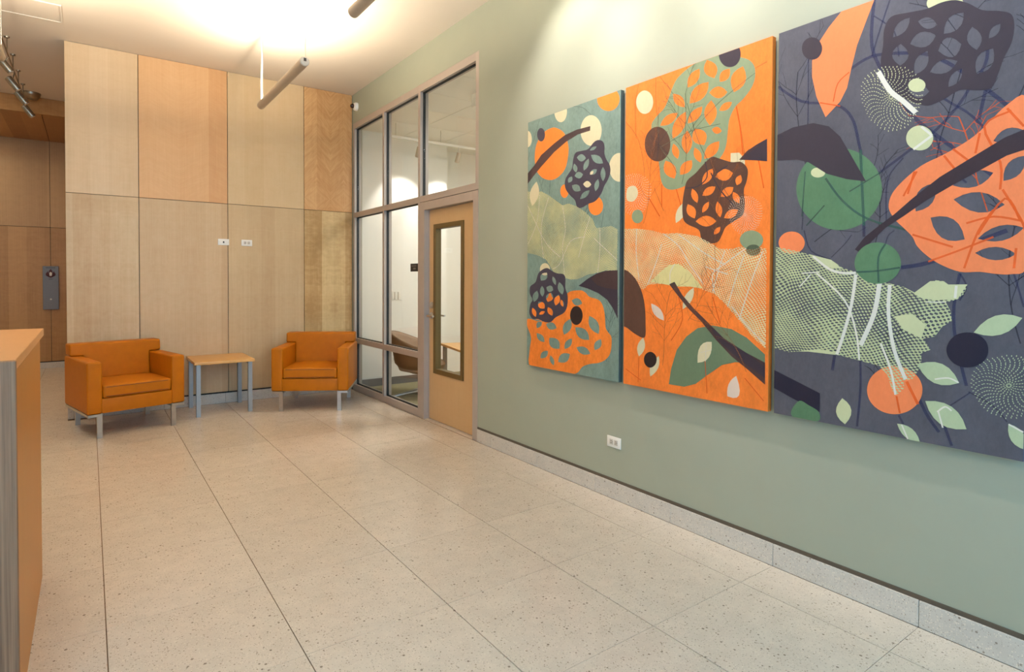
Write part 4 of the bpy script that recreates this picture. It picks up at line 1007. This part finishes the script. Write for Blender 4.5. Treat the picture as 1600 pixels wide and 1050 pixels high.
P = {
 'teal': paint('teal_ground', (110, 130, 120), 1, 0.22), 'orangeg': paint('orange_ground', (230, 120, 48), 1, 0.18), 'slate': paint('slate_ground', (79, 79, 88), 1, 0.16),
 'cream': paint('cream', (206, 192, 154), 1, 0.06), 'cream2': paint('straw', (206, 192, 132), 1, 0.06), 'orange': paint('orange', (240, 130, 52), 1, 0.10), 'orange2': paint('burnt_orange', (232, 124, 46), 1, 0.20),
 'navy': paint('aubergine', (62, 56, 68), 0.97, 0.08), 'navy2': paint('dark_aubergine', (54, 46, 56), 0.96, 0.08), 'umber': paint('umber', (72, 54, 54), 0.86, 0.12), 'umber2': paint('brown_umber', (84, 58, 48), 0.93, 0.16), 'black': paint('soft_black', (40, 30, 30), 1, 0.15),
 'sage': paint('sage', (128, 140, 108), 0.97, 0.08), 'sage2': paint('green_sage', (98, 116, 90), 0.97, 0.08), 'saged': paint('sage_line', (92, 98, 76), 0.6), 'white': paint('chalk', (232, 220, 200), 0.72, 0.03),
 'teald': paint('teal_line', (60, 84, 84), 0.45), 'rust': paint('rust_line', (190, 96, 40), 0.45), 'red': paint('bright_orange_line', (248, 98, 30), 0.55),
 'coral': paint('coral', (228, 126, 78), 1, 0.06), 'coral2': paint('deep_coral', (224, 124, 78), 1, 0.08), 'navy3': paint('night_purple', (56, 50, 60), 0.94, 0.06), 'black3': paint('night_black', (36, 34, 50), 0.97, 0.08),
 'umber3': paint('night_umber', (54, 44, 52), 0.93, 0.12), 'green3': paint('bottle_green', (82, 116, 86), 0.97, 0.12), 'green3d': paint('green_line', (60, 96, 84), 0.7), 'cream3': paint('pale_green', (188, 190, 148), 1, 0.05), 'leaf3': paint('leaf_green', (168, 180, 144), 1, 0.06),
 'white3': paint('chalk_line', (226, 220, 206), 0.85, 0.03), 'indigo': paint('indigo_line', (58, 60, 92), 0.55),
 'net': net_paint('net_olive', (196, 188, 132), 0.017, 0.012, 0.0), 'net2': net_paint('net_straw', (216, 194, 142), 0.020, 0.014, 0.0), 'net3': net_paint('net_pale_green', (176, 182, 138), 0.025, 0.016, 0.05),
}
NAMES = {'navy': 'painted_pod'}

def clip(poly, w, h):
    def side(pts, ins, cut):
        out = []
        for i, b in enumerate(pts):
            a = pts[i - 1]
            if ins(b):
                if not ins(a): out.append(cut(a, b))
                out.append(b)
            elif ins(a): out.append(cut(a, b))
        return out
    def cx(v): return lambda a, b: (v, a[1] + (b[1] - a[1]) * (v - a[0]) / (b[0] - a[0]))
    def cy(v): return lambda a, b: (a[0] + (b[0] - a[0]) * (v - a[1]) / (b[1] - a[1]), v)
    for ins, cut in ((lambda p: p[0] >= 0, cx(0)), (lambda p: p[0] <= w, cx(w)), (lambda p: p[1] >= 0, cy(0)), (lambda p: p[1] <= h, cy(h))):
        if poly: poly = side(poly, ins, cut)
    return poly

def smooth(pts, n=4):
    out = []; k = len(pts)
    for i in range(k):
        p0, p1, p2, p3 = (Vector(pts[(i + d) % k]) for d in (-1, 0, 1, 2))
        for j in range(n):
            t = j / n
            q = 0.5 * ((2 * p1) + (p2 - p0) * t + (2 * p0 - 5 * p1 + 4 * p2 - p3) * t * t + (-p0 + 3 * p1 - 3 * p2 + p3) * t ** 3)
            out.append((q.x, q.y))
    return out

def lens(q, n=6, fat=1.0):
    a, c, b, d = (Vector(v) for v in q); out = []
    mid = (a + b) / 2; c = mid + (c - mid) * fat; d = mid + (d - mid) * fat
    for s0, ctl, s1 in ((a, c, b), (b, d, a)):
        cc = ctl * 2 - (s0 + s1) / 2
        for j in range(n):
            t = j / n; p = s0 * (1 - t) ** 2 + cc * 2 * t * (1 - t) + s1 * t * t; out.append((p.x, p.y))
    return out

def ribbon(pts, w, n=4):
    P_ = [Vector(p) for p in pts]; S = []
    for i in range(len(P_) - 1):
        p0, p1, p2, p3 = P_[max(i - 1, 0)], P_[i], P_[i + 1], P_[min(i + 2, len(P_) - 1)]
        for j in range(n):
            t = j / n
            S.append(0.5 * ((2 * p1) + (p2 - p0) * t + (2 * p0 - 5 * p1 + 4 * p2 - p3) * t * t + (-p0 + 3 * p1 - 3 * p2 + p3) * t ** 3))
    S.append(P_[-1]); L_, R_ = [], []
    for i, p in enumerate(S):
        d = (S[min(i + 1, len(S) - 1)] - S[max(i - 1, 0)]).normalized(); nn = Vector((-d.y, d.x)) * w / 2
        L_.append(tuple(p + nn)); R_.append(tuple(p - nn))
    return L_ + R_[::-1]

def area2(p): return sum(p[i - 1][0] * p[i][1] - p[i][0] * p[i - 1][1] for i in range(len(p))) / 2

def layer(name, loops_list, mat, parent, depth):
    """flat paint: each entry of loops_list is [outer, hole, hole ...] in canvas millimetres"""
    vs, fs = [], []
    for loops in loops_list:
        tri = tessellate_polygon([[Vector((x, y, 0)) for x, y in lp] for lp in loops])
        b = len(vs)
        for lp in loops: vs += [(-depth, -x / 1000, y / 1000) for x, y in lp]
        for t in tri:
            a_, b_, c_ = (Vector(vs[b + i]) for i in t)
            n_ = (b_ - a_).cross(c_ - a_)
            if n_.length < 1e-12: continue
            fs.append(tuple(b + i for i in (t if n_.x < 0 else t[::-1])))
    me = bpy.data.meshes.new(name); me.from_pydata(vs, [], fs)
    return obj(name, me, mat, parent)

def burst(q, w, h, ring0=0.06, rings=14):
    c, ex, ey = Vector(q[0]), Vector(q[1]) - Vector(q[0]), Vector(q[2]) - Vector(q[0])
    out = []
    for k in range(rings):
        r = ring0 + (1 - ring0) * k / (rings - 1); n = int(8 + 40 * r)
        for j in range(n):
            a = 2 * math.pi * (j + 0.5 * (k % 2)) / n + 0.12 * k
            rr = r * (1 + 0.05 * math.sin(3 * a) + 0.02 * random.uniform(-1, 1))
            d = ex * math.cos(a) + ey * math.sin(a); tn = (ey * math.cos(a) - ex * math.sin(a)).normalized()
            l_, wd = 0.034 * d.length, 0.010 * d.length + 0.7
            p = c + d * rr; dn = d.normalized()
            quad = [tuple(p - dn * l_), tuple(p + tn * wd), tuple(p + dn * l_), tuple(p - tn * wd)]
            quad = clip(quad, w, h)
            if len(quad) >= 3: out.append([quad])
    return out

CAN = {1: (-0.520, 927, 'teal', M_teal_side, 'teal painting with an orange pod and dark lattice, nearest the office door'),
       2: (-1.487, 933, 'orangeg', M_orange_side, 'orange painting with a sage lattice pod and pale netting, in the middle'),
       3: (-2.451, 915, 'slate', M_slate_side, 'slate blue painting with pale green netting and coral pod, at the right')}
CH = 1826
# faint twig drawings: root (mm), heading (deg), length (mm), colour
TWIGS = {1: [((200, 560), 80, 420, 'teald'), ((820, 120), 95, 380, 'teald'), ((560, 900), 70, 300, 'teald')],
         2: [((150, 980), 78, 420, 'rust'), ((640, 640), 100, 520, 'rust'), ((300, 150), 85, 430, 'rust'), ((820, 180), 110, 420, 'rust'), ((470, 420), 60, 300, 'rust'), ((420, 1180), 70, 500, 'saged')],
         3: [((150, 1000), 88, 620, 'twig'), ((640, 1120), 84, 520, 'twig'), ((860, 1250), 75, 460, 'twig'), ((430, 800), 80, 330, 'twig'), ((900, 420), 95, 420, 'twig'), ((470, 120), 92, 260, 'twig'), ((180, 820), 40, 260, 'twig'), ((800, 900), 100, 380, 'red')]}
P['twig'] = paint('dark_twig', (44, 44, 62), 0.6)
def twig(root, ang, length, w, h, wid, depth=0, out=None):
    if out is None: out = []
    p = Vector(root); a = R(ang); pts = [tuple(p)]
    n = 6
    for k in range(n):
        a += random.uniform(-0.16, 0.16); p = p + Vector((math.cos(a), math.sin(a))) * length / n; pts.append(tuple(p))
        if depth < 2 and k >= 1:
            for sgn in ((-1, 1) if depth == 0 else (random.choice((-1, 1)),)):
                if random.random() < 0.75: twig(tuple(p), math.degrees(a) + sgn * random.uniform(22, 50), length * random.uniform(0.28, 0.45), w, h, wid * 0.65, depth + 1, out)
    q = clip(ribbon(pts, wid, 2), w, h)
    if len(q) >= 3: out.append([q])
    return out
for key, (y0, wd, ground, sidem, lab) in CAN.items():
    t = thing('painting', (0, y0, 0.762), 0, lab, 'painting', 'abstract triptych on the sage wall')
    bx('stretcher', (-0.0385, -0.008, -wd / 1000, 0, 0, CH / 1000), sidem, t, 0.001, 1)
    bx('wall_cleat', (-0.009, -0.0015, -wd / 1000 + 0.06, -0.06, 0.15, CH / 1000 - 0.15), M_black, t)
    layer('painted_ground', [[[(0.5, 0.5), (wd - 0.5, 0.5), (wd - 0.5, CH - 0.5), (0.5, CH - 0.5)]]], P[ground], t, 0.0390)
    for root, ang, ln_, col in TWIGS[key]:
        layer('painted_twig', twig(root, ang, ln_, wd - 1, CH - 1, 4.0), P[col], t, 0.0391 if key == 3 or col == 'teald' else 0.0412)
    for i, e in enumerate(ART[key]):
        kind, col, pts = e[0], e[1], e[2]
        dep = 0.0392 + 0.000015 * i
        nm = 'painted_shape'
        if kind == 'b': base = smooth(pts); nm = 'painted_pod' if len(e) > 3 else ('painted_disc' if len(pts) == 12 else 'painted_shape')
        elif kind == 'p': base = pts; nm = 'painted_net' if col.startswith('net') else 'painted_shape'
        elif kind == 'l': base = lens(pts); nm = 'painted_leaf'
        elif kind == 's': base = ribbon(pts, e[3] * (0.6 if col == 'white' else 0.8)); nm = 'painted_stroke'
        elif kind == 'u':
            o = layer('dotted_burst', burst(pts, wd - 1, CH - 1), P[col], t, dep); o['kind'] = 'stuff'; continue
        base = clip(base, wd - 1, CH - 1)
        if len(base) < 3: continue
        loops = [base]
        if len(e) > 3 and kind == 'b':
            for hq in e[3]:
                hp = clip(lens(hq, 6, 1.14), wd - 1, CH - 1)
                if len(hp) >= 3: loops.append(hp)
        layer(nm, [loops], P[col], t, dep)
